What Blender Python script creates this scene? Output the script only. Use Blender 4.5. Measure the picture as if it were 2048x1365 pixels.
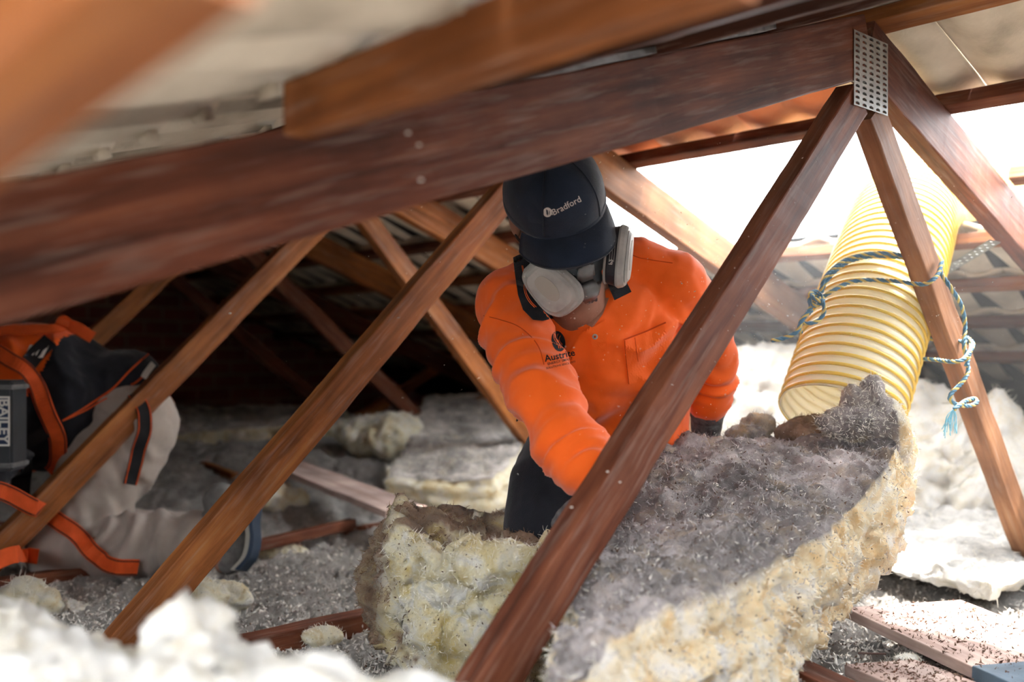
import bpy, bmesh, math, random
import numpy as np
from mathutils import Vector, Matrix
from mathutils.bvhtree import BVHTree

for o in list(bpy.data.objects):
    bpy.data.objects.remove(o)
SC = bpy.context.scene
COL = SC.collection
random.seed(7)
RNG = np.random.default_rng(11)

# ------------------------------------------------------------------ camera, world, light
CZ = 0.68                     # camera height over the plaster ceiling
FPX = 35 / 36 * 2048
HOR = 700.0
cam_d = bpy.data.cameras.new('camera')
cam = bpy.data.objects.new('camera', cam_d)
COL.objects.link(cam)
cam.location = (0, 0, CZ)
cam.rotation_euler = (math.radians(90), 0, 0)
cam_d.lens = 35
cam_d.sensor_width = 36
cam_d.shift_y = (HOR - 682.5) / 2048
cam_d.clip_start = 0.02
cam_d.dof.use_dof = True
cam_d.dof.focus_distance = 1.88
cam_d.dof.aperture_fstop = 2.2
SC.camera = cam

world = bpy.data.worlds.new('world')
SC.world = world
world.use_nodes = True
wb = world.node_tree.nodes['Background']
wb.inputs[0].default_value = (0.93, 0.965, 1.0, 1)
wb.inputs[1].default_value = 13.0

sun_d = bpy.data.lights.new('sun', 'SUN')
sun_d.energy = 30
sun_d.angle = math.radians(3.0)
sun_d.color = (1.0, 0.95, 0.87)
sun = bpy.data.objects.new('sun', sun_d)
COL.objects.link(sun)
SUN_TO = Vector((.30, .15, 1)).normalized()      # direction towards the sun
sun.rotation_euler = SUN_TO.to_track_quat('Z', 'Y').to_euler()
sun.location = (2, 2, 4)

vs = SC.view_settings
vs.view_transform = 'Standard'
vs.look = 'None'
vs.gamma = 1
vs.use_curve_mapping = False
vs.exposure = 0.38

# ------------------------------------------------------------------ frames
A0 = Vector((0.687, 1.965, 0))            # foot of the first truss apex
U = Vector((-0.681, 0.732, 0)).normalized()   # along the battens, away to the left
V = Vector((0.7323, 0.6810, 0)).normalized()  # across the roof, away to the right
Z = Vector((0, 0, 1))
TAN = 0.37                     # far slope
TAN_N = 0.325                 # near slope
SP = 0.90

def W(px, py, Y):
    return Vector(((px - 1024) / FPX * Y, Y, CZ + (HOR - py) / FPX * Y))

def F3(u, s, z):                 # roof frame to world; z relative to the camera height
    p = A0 + U * u + V * s
    return Vector((p.x, p.y, CZ + z))

def chordz(s):
    return 0.596 - (TAN * s if s > 0 else -TAN_N * s)

# ------------------------------------------------------------------ noise
def _h(i, j, k, seed):
    n = (i * 374761393 + j * 668265263 + k * 2147483647 + seed * 974711) & 0xffffffff
    n = ((n ^ (n >> 13)) * 1274126177) & 0xffffffff
    n = (n ^ (n >> 16)) & 0xffff
    return n / 65535.0

def vnoise(p, f=1.0, seed=0):
    q = np.asarray(p, dtype=np.float64) * f + 1000.0
    i = np.floor(q).astype(np.int64)
    t = q - i
    t = t * t * (3 - 2 * t)
    r = 0
    for a in (0, 1):
        wa = t[:, 0] if a else 1 - t[:, 0]
        for b in (0, 1):
            w2 = t[:, 1] if b else 1 - t[:, 1]
            for c in (0, 1):
                w3 = t[:, 2] if c else 1 - t[:, 2]
                r = r + wa * w2 * w3 * _h(i[:, 0] + a, i[:, 1] + b, i[:, 2] + c, seed)
    return r * 2 - 1

def fbm(p, f=1.0, octv=4, seed=0, gain=0.5):
    r = 0; a = 1.0
    for o in range(octv):
        r = r + a * vnoise(p, f * 2.07 ** o, seed + o * 17)
        a *= gain
    return r

# ------------------------------------------------------------------ object helpers
WL = {}                          # world location of translation-only objects

def tag(o, label=None, cat=None, group=None, kind=None):
    if label: o['label'] = label
    if cat: o['category'] = cat
    if group: o['group'] = group
    if kind: o['kind'] = kind
    return o

def empty(name, loc, label, cat, group=None):
    o = bpy.data.objects.new(name, None)
    o.empty_display_size = 0.1
    COL.objects.link(o)
    o.location = loc
    WL[o.name] = Vector(loc)
    return tag(o, label, cat, group)

def np_mesh(name, verts, faces):
    me = bpy.data.meshes.new(name)
    verts = np.asarray(verts, dtype=np.float32)
    if isinstance(faces, np.ndarray):
        nf, k = faces.shape
        me.vertices.add(len(verts)); me.vertices.foreach_set('co', verts.ravel())
        me.loops.add(nf * k); me.loops.foreach_set('vertex_index', faces.astype(np.int32).ravel())
        me.polygons.add(nf)
        me.polygons.foreach_set('loop_start', np.arange(0, nf * k, k, dtype=np.int32))
        me.polygons.foreach_set('loop_total', np.full(nf, k, dtype=np.int32))
        me.update(calc_edges=True)
        me.validate()
    else:
        me.from_pydata([tuple(v) for v in verts], [], faces)
        me.update()
    return me

def link(name, me, mat, parent=None, smooth=True, origin=None):
    """me holds world coordinates; the object's origin goes to the base of its bounds (or the parent's)."""
    n = len(me.vertices)
    co = np.empty(n * 3, dtype=np.float32); me.vertices.foreach_get('co', co); co = co.reshape(-1, 3)
    if origin is None:
        lo, hi = co.min(0), co.max(0)
        origin = Vector(((lo[0] + hi[0]) / 2, (lo[1] + hi[1]) / 2, lo[2]))
    o = bpy.data.objects.new(name, me)
    COL.objects.link(o)
    co = co - np.array(origin, dtype=np.float32)
    me.vertices.foreach_set('co', co.ravel())
    me.update()
    WL[o.name] = Vector(origin)
    if parent is not None:
        o.parent = parent
        o.location = Vector(origin) - WL[parent.name]
    else:
        o.location = origin
    if mat is not None and len(me.materials) == 0:
        me.materials.append(mat)
    if smooth:
        me.polygons.foreach_set('use_smooth', [True] * len(me.polygons))
    return o

def bm_link(name, bm, mat, parent=None, smooth=False):
    me = bpy.data.meshes.new(name)
    bmesh.ops.recalc_face_normals(bm, faces=bm.faces)
    bm.to_mesh(me); bm.free()
    return link(name, me, mat, parent, smooth)

def beam(name, p0, p1, th, h, mat, parent=None, up=Z, bow=0.0, bev=0.0035, rough=0.0012):
    """timber from p0 to p1; th = thickness across, h = height; own local axes so the grain follows it"""
    p0 = Vector(p0); p1 = Vector(p1)
    L = (p1 - p0).length
    ex = (p1 - p0) / L
    ey = up.cross(ex).normalized()
    ez = ex.cross(ey)
    n = max(4, int(L / 0.03))
    prof = []
    b = bev
    for sy, sz in ((-1, -1), (1, -1), (1, 1), (-1, 1)):
        cy, cz = sy * (th / 2 - b), sz * (h / 2 - b)
        a0 = {(-1, -1): 180, (1, -1): 270, (1, 1): 0, (-1, 1): 90}[(sy, sz)]
        for k in (0, 45, 90):
            a = math.radians(a0 + k)
            prof.append((cy + b * math.cos(a), cz + b * math.sin(a)))
    m = len(prof)
    v = []
    for i in range(n + 1):
        t = i / n
        x = (t - 0.5) * L
        bo = bow * math.sin(math.pi * t)
        for (y, z) in prof:
            v.append((x, y, z + bo))
    v = np.array(v)
    seed = random.randint(0, 999)
    v[:, 1] += rough * fbm(v, 9, 3, seed) + rough * .7 * vnoise(v, 60, seed)
    v[:, 2] += rough * fbm(v, 8, 3, seed + 3)
    f = []
    for i in range(n):
        for j in range(m):
            f.append((i * m + j, i * m + (j + 1) % m, (i + 1) * m + (j + 1) % m, (i + 1) * m + j))
    f.append(tuple(range(m))[::-1])
    f.append(tuple(n * m + j for j in range(m)))
    me = np_mesh(name, v, f)
    me.materials.append(mat)
    o = bpy.data.objects.new(name, me)
    COL.objects.link(o)
    M = Matrix((ex, ey, ez)).transposed().to_4x4()
    M.translation = (p0 + p1) / 2
    if parent is not None:
        o.parent = parent
        M = Matrix.Translation(-WL[parent.name]) @ M
    o.matrix_basis = M
    WL[o.name] = (p0 + p1) / 2
    return o

def catmull(pts, n=10):
    P = [Vector(p) for p in pts]
    P = [P[0] * 2 - P[1]] + P + [P[-1] * 2 - P[-2]]
    out = []
    for i in range(1, len(P) - 2):
        a, b, c, d = P[i - 1], P[i], P[i + 1], P[i + 2]
        for k in range(n):
            t = k / n
            out.append(0.5 * ((2 * b) + (c - a) * t + (2 * a - 5 * b + 4 * c - d) * t * t + (3 * b - a - 3 * c + d) * t ** 3))
    out.append(P[-2].copy())
    return out

def frames(pts, hint=None):
    n = len(pts)
    T = []
    for i in range(n):
        a = pts[max(0, i - 1)]; b = pts[min(n - 1, i + 1)]
        t = (b - a)
        T.append(t.normalized() if t.length > 1e-9 else Vector((0, 0, 1)))
    N = []
    h = Vector(hint) if hint is not None else (Vector((0, 0, 1)) if abs(T[0].z) < .9 else Vector((1, 0, 0)))
    cur = (h - T[0] * h.dot(T[0])).normalized()
    for i in range(n):
        if hint is not None:
            c2 = h - T[i] * h.dot(T[i])
            if c2.length > 0.15:
                cur = c2.normalized()
            else:
                cur = (cur - T[i] * cur.dot(T[i])).normalized()
        else:
            cur = (cur - T[i] * cur.dot(T[i])).normalized()
        N.append(cur.copy())
    return T, N, [T[i].cross(N[i]) for i in range(n)]

def tube_geo(pts, radii, seg=16, hint=None, caps=True, smooth_n=0):
    """returns verts, faces of a tube; radii are numbers or (a, b): a along the hint, b across"""
    P = [Vector(p) for p in pts]
    R = [(r, r) if not isinstance(r, tuple) else r for r in radii]
    if smooth_n:
        PP = catmull(P, smooth_n)
        RR = catmull([Vector((r[0], r[1], 0)) for r in R], smooth_n)
        P = PP; R = [(max(.001, r.x), max(.001, r.y)) for r in RR]
    if caps:                       # rounded ends
        T, N, B = frames(P, hint)
        r0 = min(R[0]); r1 = min(R[-1])
        pre, preR, post, postR = [], [], [], []
        for a in (80, 55, 30):
            c, s_ = math.cos(math.radians(a)), math.sin(math.radians(a))
            pre.append(P[0] - T[0] * r0 * s_); preR.append((R[0][0] * c, R[0][1] * c))
        for a in (30, 55, 80):
            c, s_ = math.cos(math.radians(a)), math.sin(math.radians(a))
            post.append(P[-1] + T[-1] * r1 * s_); postR.append((R[-1][0] * c, R[-1][1] * c))
        P = pre + P + post; R = preR + R + postR
    T, N, B = frames(P, hint)
    v = []; f = []
    for i in range(len(P)):
        for k in range(seg):
            a = 2 * math.pi * k / seg
            v.append(P[i] + N[i] * (R[i][0] * math.cos(a)) + B[i] * (R[i][1] * math.sin(a)))
    for i in range(len(P) - 1):
        for k in range(seg):
            f.append((i * seg + k, i * seg + (k + 1) % seg, (i + 1) * seg + (k + 1) % seg, (i + 1) * seg + k))
    f.append(tuple(range(seg))[::-1])
    f.append(tuple((len(P) - 1) * seg + k for k in range(seg)))
    return v, f

def join_geo(parts):
    V_, F_ = [], []
    for v, f in parts:
        o = len(V_)
        V_ += [tuple(x) for x in v]
        F_ += [tuple(i + o for i in q) for q in f]
    return V_, F_

def tube(name, pts, radii, mat, parent=None, **kw):
    v, f = tube_geo(pts, radii, **kw)
    me = np_mesh(name, np.array([tuple(x) for x in v]), f)
    bm = bmesh.new(); bm.from_mesh(me); bmesh.ops.recalc_face_normals(bm, faces=bm.faces); bm.to_mesh(me); bm.free()
    return link(name, me, mat, parent)

def ell_geo(c, axes, radii, seg=20, rings=12):
    """ellipsoid, axes = 3 unit vectors, radii = 3 numbers"""
    v = []; f = []
    for i in range(1, rings):
        th = math.pi * i / rings
        for k in range(seg):
            a = 2 * math.pi * k / seg
            v.append(Vector(c) + axes[0] * radii[0] * math.sin(th) * math.cos(a) + axes[1] * radii[1] * math.sin(th) * math.sin(a) + axes[2] * radii[2] * math.cos(th))
    for i in range(rings - 2):
        for k in range(seg):
            f.append((i * seg + k, i * seg + (k + 1) % seg, (i + 1) * seg + (k + 1) % seg, (i + 1) * seg + k))
    f.append(tuple(range(seg))[::-1])
    f.append(tuple((rings - 2) * seg + k for k in range(seg)))
    return v, f

def fuse(name, parts, voxel=0.008, smooth=6):
    """one continuous baked surface out of overlapping closed shapes"""
    v, f = join_geo(parts)
    me = bpy.data.meshes.new(name + '_src')
    me.from_pydata(v, [], f)
    bm = bmesh.new(); bm.from_mesh(me); bmesh.ops.recalc_face_normals(bm, faces=bm.faces); bm.to_mesh(me); bm.free()
    o = bpy.data.objects.new('tmp', me)
    COL.objects.link(o)
    m = o.modifiers.new('r', 'REMESH'); m.mode = 'VOXEL'; m.voxel_size = voxel; m.use_smooth_shade = True
    if smooth:
        s_ = o.modifiers.new('s', 'SMOOTH'); s_.iterations = smooth; s_.factor = 0.5
    dg = bpy.context.evaluated_depsgraph_get()
    out = bpy.data.meshes.new_from_object(o.evaluated_get(dg))
    bpy.data.objects.remove(o); bpy.data.meshes.remove(me)
    out.name = name
    return out

def get_co(me):
    co = np.empty(len(me.vertices) * 3, dtype=np.float64); me.vertices.foreach_get('co', co)
    return co.reshape(-1, 3)

def get_no(me):
    no = np.empty(len(me.vertices) * 3, dtype=np.float32); me.vertex_normals.foreach_get('vector', no)
    return no.reshape(-1, 3).astype(np.float64)

def set_co(me, co):
    me.vertices.foreach_set('co', co.astype(np.float32).ravel()); me.update()

def wrinkle(me, limbs, base=0.0012, seed=0):
    """cloth folds: limbs = (p0, p1, reach, freq, amp): rings of folds round the segment p0-p1"""
    co = get_co(me); no = get_no(me)
    d = base * fbm(co, 22, 3, seed)
    for (p0, p1, reach, freq, amp) in limbs:
        p0 = np.array(p0); p1 = np.array(p1); ax = p1 - p0; L = np.linalg.norm(ax); ax /= L
        r = co - p0; t = r @ ax
        rad = r - np.outer(t, ax)
        dist = np.linalg.norm(rad, axis=1)
        fall = np.clip(1 - np.abs(t / L - 0.5) / 0.75, 0, 1) * np.clip(1.6 - dist / reach, 0, 1)
        e1 = np.cross(ax, [0.3, 0.5, 0.8]); e1 /= np.linalg.norm(e1); e2 = np.cross(ax, e1)
        q = np.stack([t * freq + 1.4 * vnoise(co, 9, seed + 5), (rad @ e1) * freq * .28, (rad @ e2) * freq * .28], 1)
        rid = (1 - np.abs(vnoise(q, 1, seed + 1)) * 2.6) + .35 * vnoise(q, 2.3, seed + 2)
        d += amp * 1.4 * fall * rid
    co += no * d[:, None]
    set_co(me, co)

def bvh_of(me):
    bm = bmesh.new(); bm.from_mesh(me)
    t = BVHTree.FromBMesh(bm); bm.free()
    return t

def text_geo(body, size=1.0, bold=0.0):
    """flat filled letters as verts (x, y) and faces"""
    cu = bpy.data.curves.new('txt', 'FONT'); cu.body = body; cu.size = size; cu.align_x = 'LEFT'; cu.resolution_u = 3
    cu.offset = bold
    o = bpy.data.objects.new('txt', cu); COL.objects.link(o)
    dg = bpy.context.evaluated_depsgraph_get()
    me = bpy.data.meshes.new_from_object(o.evaluated_get(dg))
    bpy.data.objects.remove(o); bpy.data.curves.remove(cu)
    bm = bmesh.new(); bm.from_mesh(me)
    bmesh.ops.triangulate(bm, faces=bm.faces)
    for _ in range(2):
        le = [e for e in bm.edges if e.calc_length() > size * 0.16]
        if le: bmesh.ops.subdivide_edges(bm, edges=le, cuts=1)
    bmesh.ops.triangulate(bm, faces=bm.faces)
    v = [x.co.copy() for x in bm.verts]
    f = [tuple(x.index for x in q.verts) for q in bm.faces]
    bm.free(); bpy.data.meshes.remove(me)
    return v, f

def project_decal(name, v2, f, org, ex, ey, d, tree, mat, parent, lift=0.0008):
    """lay flat shapes on a surface: cast along d onto the surface"""
    out = []
    for p in v2:
        q = org + ex * p[0] + ey * p[1]
        hit = tree.ray_cast(q - d * 0.12, d, 0.4)
        out.append((hit[0] - d * lift) if hit[0] is not None else q)
    me = np_mesh(name, np.array([tuple(x) for x in out]), f)
    return link(name, me, mat, parent, smooth=False)

def ribbon_geo(pts, widths, normals, th=0.002):
    """strap with thickness: pts centreline, normals = outward"""
    v = []; f = []
    n = len(pts)
    for i in range(n):
        t = (pts[min(n - 1, i + 1)] - pts[max(0, i - 1)]).normalized()
        no = normals[i]
        s_ = t.cross(no).normalized()
        w = widths[i] / 2 if isinstance(widths, list) else widths / 2
        for a, b in ((-w, 0), (-w * .92, th), (w * .92, th), (w, 0)):
            v.append(pts[i] + s_ * a + no * b)
    for i in range(n - 1):
        for k in range(4):
            f.append((i * 4 + k, i * 4 + (k + 1) % 4, (i + 1) * 4 + (k + 1) % 4, (i + 1) * 4 + k))
    f.append((0, 1, 2, 3)); f.append(tuple((n - 1) * 4 + k for k in (3, 2, 1, 0)))
    return v, f

# ------------------------------------------------------------------ materials
def nt(name):
    m = bpy.data.materials.new(name); m.use_nodes = True
    t = m.node_tree
    return m, t, t.nodes['Principled BSDF'], t.nodes, t.links

def set_bsdf(b, rough=0.6, spec=0.3, metal=0.0):
    b.inputs['Roughness'].default_value = rough
    b.inputs['Specular IOR Level'].default_value = spec
    b.inputs['Metallic'].default_value = metal

def simple(name, col, rough=0.6, spec=0.3, metal=0.0, nscale=0, namt=0.15, bump=0.0, bscale=200, sheen=0.0):
    m, t, b, N, L = nt(name)
    set_bsdf(b, rough, spec, metal)
    b.inputs['Base Color'].default_value = (*col, 1)
    if sheen:
        b.inputs['Sheen Weight'].default_value = sheen
    tc = N.new('ShaderNodeTexCoord')
    if nscale:
        no = N.new('ShaderNodeTexNoise'); no.inputs['Scale'].default_value = nscale; no.inputs['Detail'].default_value = 5
        L.new(tc.outputs['Object'], no.inputs['Vector'])
        r = N.new('ShaderNodeMapRange'); r.inputs[1].default_value = .3; r.inputs[2].default_value = .7
        r.inputs[3].default_value = 1 - namt; r.inputs[4].default_value = 1 + namt
        L.new(no.outputs[0], r.inputs[0])
        mx = N.new('ShaderNodeMix'); mx.data_type = 'RGBA'; mx.blend_type = 'MULTIPLY'; mx.inputs[0].default_value = 1
        mx.inputs[6].default_value = (*col, 1)
        L.new(r.outputs[0], mx.inputs[7]); L.new(mx.outputs[2], b.inputs['Base Color'])
    if bump:
        n2 = N.new('ShaderNodeTexNoise'); n2.inputs['Scale'].default_value = bscale; n2.inputs['Detail'].default_value = 4
        L.new(tc.outputs['Object'], n2.inputs['Vector'])
        bp = N.new('ShaderNodeBump'); bp.inputs['Strength'].default_value = bump; bp.inputs['Distance'].default_value = .004
        L.new(n2.outputs[0], bp.inputs['Height']); L.new(bp.outputs[0], b.inputs['Normal'])
    return m

def ramp(N, stops):
    r = N.new('ShaderNodeValToRGB')
    e = r.color_ramp.elements
    e[0].position, e[0].color = stops[0][0], (*stops[0][1], 1)
    e[1].position, e[1].color = stops[-1][0], (*stops[-1][1], 1)
    for p, c in stops[1:-1]:
        x = e.new(p); x.color = (*c, 1)
    return r

def wood(name, dark, mid, light, rough=0.6, spec=0.2, dust=0.12):
    m, t, b, N, L = nt(name)
    set_bsdf(b, rough, spec)
    tc = N.new('ShaderNodeTexCoord')
    oi = N.new('ShaderNodeObjectInfo')
    ad = N.new('ShaderNodeVectorMath'); ad.operation = 'MULTIPLY_ADD'
    ad.inputs[1].default_value = (1, 1, 1)
    sc = N.new('ShaderNodeVectorMath'); sc.operation = 'SCALE'; sc.inputs[0].default_value = (3.1, 1.7, 2.3)
    L.new(oi.outputs['Random'], sc.inputs['Scale'])
    L.new(tc.outputs['Object'], ad.inputs[0]); L.new(sc.outputs[0], ad.inputs[2])
    mp = N.new('ShaderNodeMapping'); mp.inputs['Scale'].default_value = (1.6, 22, 22)
    L.new(ad.outputs[0], mp.inputs[0])
    n1 = N.new('ShaderNodeTexNoise'); n1.inputs['Scale'].default_value = 1.6; n1.inputs['Detail'].default_value = 7; n1.inputs['Roughness'].default_value = .62; n1.inputs['Distortion'].default_value = .5
    L.new(mp.outputs[0], n1.inputs['Vector'])
    r1 = ramp(N, [(.3, dark), (.5, mid), (.72, light)])
    L.new(n1.outputs[0], r1.inputs[0])
    n2 = N.new('ShaderNodeTexNoise'); n2.inputs['Scale'].default_value = 5; n2.inputs['Detail'].default_value = 5
    L.new(ad.outputs[0], n2.inputs['Vector'])
    r2 = ramp(N, [(.3, (.55, .5, .5)), (.7, (1.25, 1.2, 1.15))])
    L.new(n2.outputs[0], r2.inputs[0])
    mx = N.new('ShaderNodeMix'); mx.data_type = 'RGBA'; mx.blend_type = 'MULTIPLY'; mx.inputs[0].default_value = 1
    L.new(r1.outputs[0], mx.inputs[6]); L.new(r2.outputs[0], mx.inputs[7])
    # dust lying in the grain
    mp3 = N.new('ShaderNodeMapping'); mp3.inputs['Scale'].default_value = (8, 90, 90)
    L.new(ad.outputs[0], mp3.inputs[0])
    n3 = N.new('ShaderNodeTexNoise'); n3.inputs['Scale'].default_value = 1.2; n3.inputs['Detail'].default_value = 6
    L.new(mp3.outputs[0], n3.inputs['Vector'])
    r3 = N.new('ShaderNodeMapRange'); r3.inputs[1].default_value = .52; r3.inputs[2].default_value = .8; r3.inputs[4].default_value = dust * 3
    L.new(n3.outputs[0], r3.inputs[0])
    m2 = N.new('ShaderNodeMix'); m2.data_type = 'RGBA'
    L.new(r3.outputs[0], m2.inputs[0]); L.new(mx.outputs[2], m2.inputs[6]); m2.inputs[7].default_value = (.33, .25, .21, 1)
    L.new(m2.outputs[2], b.inputs['Base Color'])
    bp = N.new('ShaderNodeBump'); bp.inputs['Strength'].default_value = .35; bp.inputs['Distance'].default_value = .002
    L.new(n3.outputs[0], bp.inputs['Height']); L.new(bp.outputs[0], b.inputs['Normal'])
    return m

M = {}
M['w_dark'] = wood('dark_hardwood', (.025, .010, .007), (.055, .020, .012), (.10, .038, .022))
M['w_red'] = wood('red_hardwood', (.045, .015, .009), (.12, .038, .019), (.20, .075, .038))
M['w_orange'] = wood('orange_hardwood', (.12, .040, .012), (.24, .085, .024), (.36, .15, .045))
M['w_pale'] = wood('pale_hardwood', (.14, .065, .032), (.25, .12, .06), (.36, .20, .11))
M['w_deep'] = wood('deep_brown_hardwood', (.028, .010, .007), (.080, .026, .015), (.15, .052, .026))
M['w_dusty'] = wood('dusty_plank', (.28, .19, .165), (.44, .34, .31), (.58, .49, .45), rough=.85, dust=.3)

def fibre(name, c_lo, c_mid, c_hi, dustc, dust_gain=1.0, scale=18, bump=.8, sss=0.0, specks=.5):
    """fibreglass wool; the vertex attribute 'dust' says where the old dirty face is"""
    m, t, b, N, L = nt(name)
    set_bsdf(b, .95, .08)
    b.inputs['Sheen Weight'].default_value = .25
    tc = N.new('ShaderNodeTexCoord')
    n1 = N.new('ShaderNodeTexNoise'); n1.inputs['Scale'].default_value = scale; n1.inputs['Detail'].default_value = 8; n1.inputs['Roughness'].default_value = .6; n1.inputs['Distortion'].default_value = .8
    L.new(tc.outputs['Object'], n1.inputs['Vector'])
    r1 = ramp(N, [(.3, c_lo), (.5, c_mid), (.66, c_hi)])
    L.new(n1.outputs[0], r1.inputs[0])
    at = N.new('ShaderNodeAttribute'); at.attribute_name = 'dust'
    nd = N.new('ShaderNodeTexNoise'); nd.inputs['Scale'].default_value = 14; nd.inputs['Detail'].default_value = 9; nd.inputs['Roughness'].default_value = .7
    L.new(tc.outputs['Object'], nd.inputs['Vector'])
    rd = ramp(N, [(.34, tuple(c * .22 for c in dustc)), (.5, tuple(c * .8 for c in dustc)), (.66, tuple(min(1, c * 1.9 + .1) for c in dustc))])
    nl = N.new('ShaderNodeTexNoise'); nl.inputs['Scale'].default_value = 4.5; nl.inputs['Detail'].default_value = 3
    L.new(tc.outputs['Object'], nl.inputs['Vector'])
    av = N.new('ShaderNodeMath'); av.operation = 'MULTIPLY_ADD'; av.inputs[1].default_value = .55
    a0 = N.new('ShaderNodeMath'); a0.operation = 'MULTIPLY'; a0.inputs[1].default_value = .47
    L.new(nl.outputs[0], a0.inputs[0]); L.new(nd.outputs[0], av.inputs[0]); L.new(a0.outputs[0], av.inputs[2])
    L.new(av.outputs[0], rd.inputs[0])
    mr = N.new('ShaderNodeMath'); mr.operation = 'MULTIPLY_ADD'
    nn = N.new('ShaderNodeMath'); nn.operation = 'SUBTRACT'; nn.inputs[1].default_value = .5
    L.new(n1.outputs[0], nn.inputs[0]); L.new(nn.outputs[0], mr.inputs[0]); mr.inputs[1].default_value = 1.3
    L.new(at.outputs['Fac'], mr.inputs[2])
    mr.use_clamp = True
    ga = N.new('ShaderNodeMath'); ga.operation = 'MULTIPLY'; ga.inputs[1].default_value = dust_gain; ga.use_clamp = True
    L.new(mr.outputs[0], ga.inputs[0])
    mx = N.new('ShaderNodeMix'); mx.data_type = 'RGBA'
    L.new(ga.outputs[0], mx.inputs[0]); L.new(r1.outputs[0], mx.inputs[6]); L.new(rd.outputs[0], mx.inputs[7])
    # brown specks of dirt
    vo = N.new('ShaderNodeTexNoise'); vo.inputs['Scale'].default_value = 170; vo.inputs['Detail'].default_value = 2
    L.new(tc.outputs['Object'], vo.inputs['Vector'])
    rs = N.new('ShaderNodeMapRange'); rs.inputs[1].default_value = .66; rs.inputs[2].default_value = .72; rs.inputs[4].default_value = specks
    L.new(vo.outputs[0], rs.inputs[0])
    m3 = N.new('ShaderNodeMix'); m3.data_type = 'RGBA'; m3.inputs[7].default_value = (.10, .06, .045, 1)
    L.new(rs.outputs[0], m3.inputs[0]); L.new(mx.outputs[2], m3.inputs[6])
    L.new(m3.outputs[2], b.inputs['Base Color'])
    nb = N.new('ShaderNodeTexNoise'); nb.inputs['Scale'].default_value = 75; nb.inputs['Detail'].default_value = 10; nb.inputs['Roughness'].default_value = .75; nb.inputs['Distortion'].default_value = 1.5
    L.new(tc.outputs['Object'], nb.inputs['Vector'])
    bp = N.new('ShaderNodeBump'); bp.inputs['Strength'].default_value = bump; bp.inputs['Distance'].default_value = .012
    L.new(nb.outputs[0], bp.inputs['Height']); L.new(bp.outputs[0], b.inputs['Normal'])
    return m

M['glass_big'] = fibre('slab_wool', (.78, .50, .20), (.88, .72, .46), (.93, .88, .78), (.26, .222, .215))
M['glass_torn'] = fibre('torn_wool', (.55, .40, .09), (.76, .68, .44), (.88, .88, .82), (.26, .15, .08))
M['glass_back'] = fibre('batt_wool', (.60, .44, .18), (.80, .74, .54), (.88, .85, .76), (.40, .36, .33))
M['glass_white'] = fibre('white_wool', (.80, .72, .55), (.88, .85, .78), (.92, .91, .88), (.75, .72, .67), specks=.2)
M['fluff'] = fibre('grey_loose_fill', (.22, .20, .18), (.40, .37, .33), (.60, .57, .53), (.12, .10, .09), scale=30, bump=1.0)
M['flake'] = simple('fluff_flake', (.62, .58, .53), .95, .05)
M['flake_dark'] = simple('dirt_flake', (.14, .09, .065), .95, .05)
M['fibre_light'] = simple('wool_strand', (.82, .78, .68), .9, .1)
M['fibre_grey'] = simple('grey_strand', (.42, .39, .39), .9, .1)
M['fibre_brown'] = simple('brown_strand', (.25, .16, .10), .9, .1)

def tile_mat():
    m, t, b, N, L = nt('roof_tile')
    set_bsdf(b, .85, .2)
    tc = N.new('ShaderNodeTexCoord'); oi = N.new('ShaderNodeObjectInfo')
    sc = N.new('ShaderNodeVectorMath'); sc.operation = 'SCALE'; sc.inputs[0].default_value = (13, 7, 9)
    L.new(oi.outputs['Random'], sc.inputs['Scale'])
    ad = N.new('ShaderNodeVectorMath'); L.new(tc.outputs['Object'], ad.inputs[0]); L.new(sc.outputs[0], ad.inputs[1])
    n1 = N.new('ShaderNodeTexNoise'); n1.inputs['Scale'].default_value = 5; n1.inputs['Detail'].default_value = 7
    L.new(ad.outputs[0], n1.inputs['Vector'])
    r1 = ramp(N, [(.28, (.22, .19, .15)), (.45, (.52, .46, .37)), (.62, (.70, .63, .52))])
    L.new(n1.outputs[0], r1.inputs[0])
    # bare clay where the coating has gone
    n2 = N.new('ShaderNodeTexNoise'); n2.inputs['Scale'].default_value = 2.2; n2.inputs['Detail'].default_value = 4
    L.new(ad.outputs[0], n2.inputs['Vector'])
    at = N.new('ShaderNodeAttribute'); at.attribute_type = 'OBJECT'; at.attribute_name = 'clay'
    a2 = N.new('ShaderNodeMath'); a2.operation = 'ADD'
    L.new(n2.outputs[0], a2.inputs[0]); L.new(at.outputs['Fac'], a2.inputs[1])
    mr = N.new('ShaderNodeMapRange'); mr.inputs[1].default_value = .75; mr.inputs[2].default_value = 1.05
    L.new(a2.outputs[0], mr.inputs[0])
    mx = N.new('ShaderNodeMix'); mx.data_type = 'RGBA'; mx.inputs[7].default_value = (.62, .22, .11, 1)
    L.new(mr.outputs[0], mx.inputs[0]); L.new(r1.outputs[0], mx.inputs[6])
    L.new(mx.outputs[2], b.inputs['Base Color'])
    n3 = N.new('ShaderNodeTexNoise'); n3.inputs['Scale'].default_value = 120; n3.inputs['Detail'].default_value = 6
    L.new(tc.outputs['Object'], n3.inputs['Vector'])
    bp = N.new('ShaderNodeBump'); bp.inputs['Strength'].default_value = .4; bp.inputs['Distance'].default_value = .003
    L.new(n3.outputs[0], bp.inputs['Height']); L.new(bp.outputs[0], b.inputs['Normal'])
    return m
M['tile'] = tile_mat()

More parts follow.
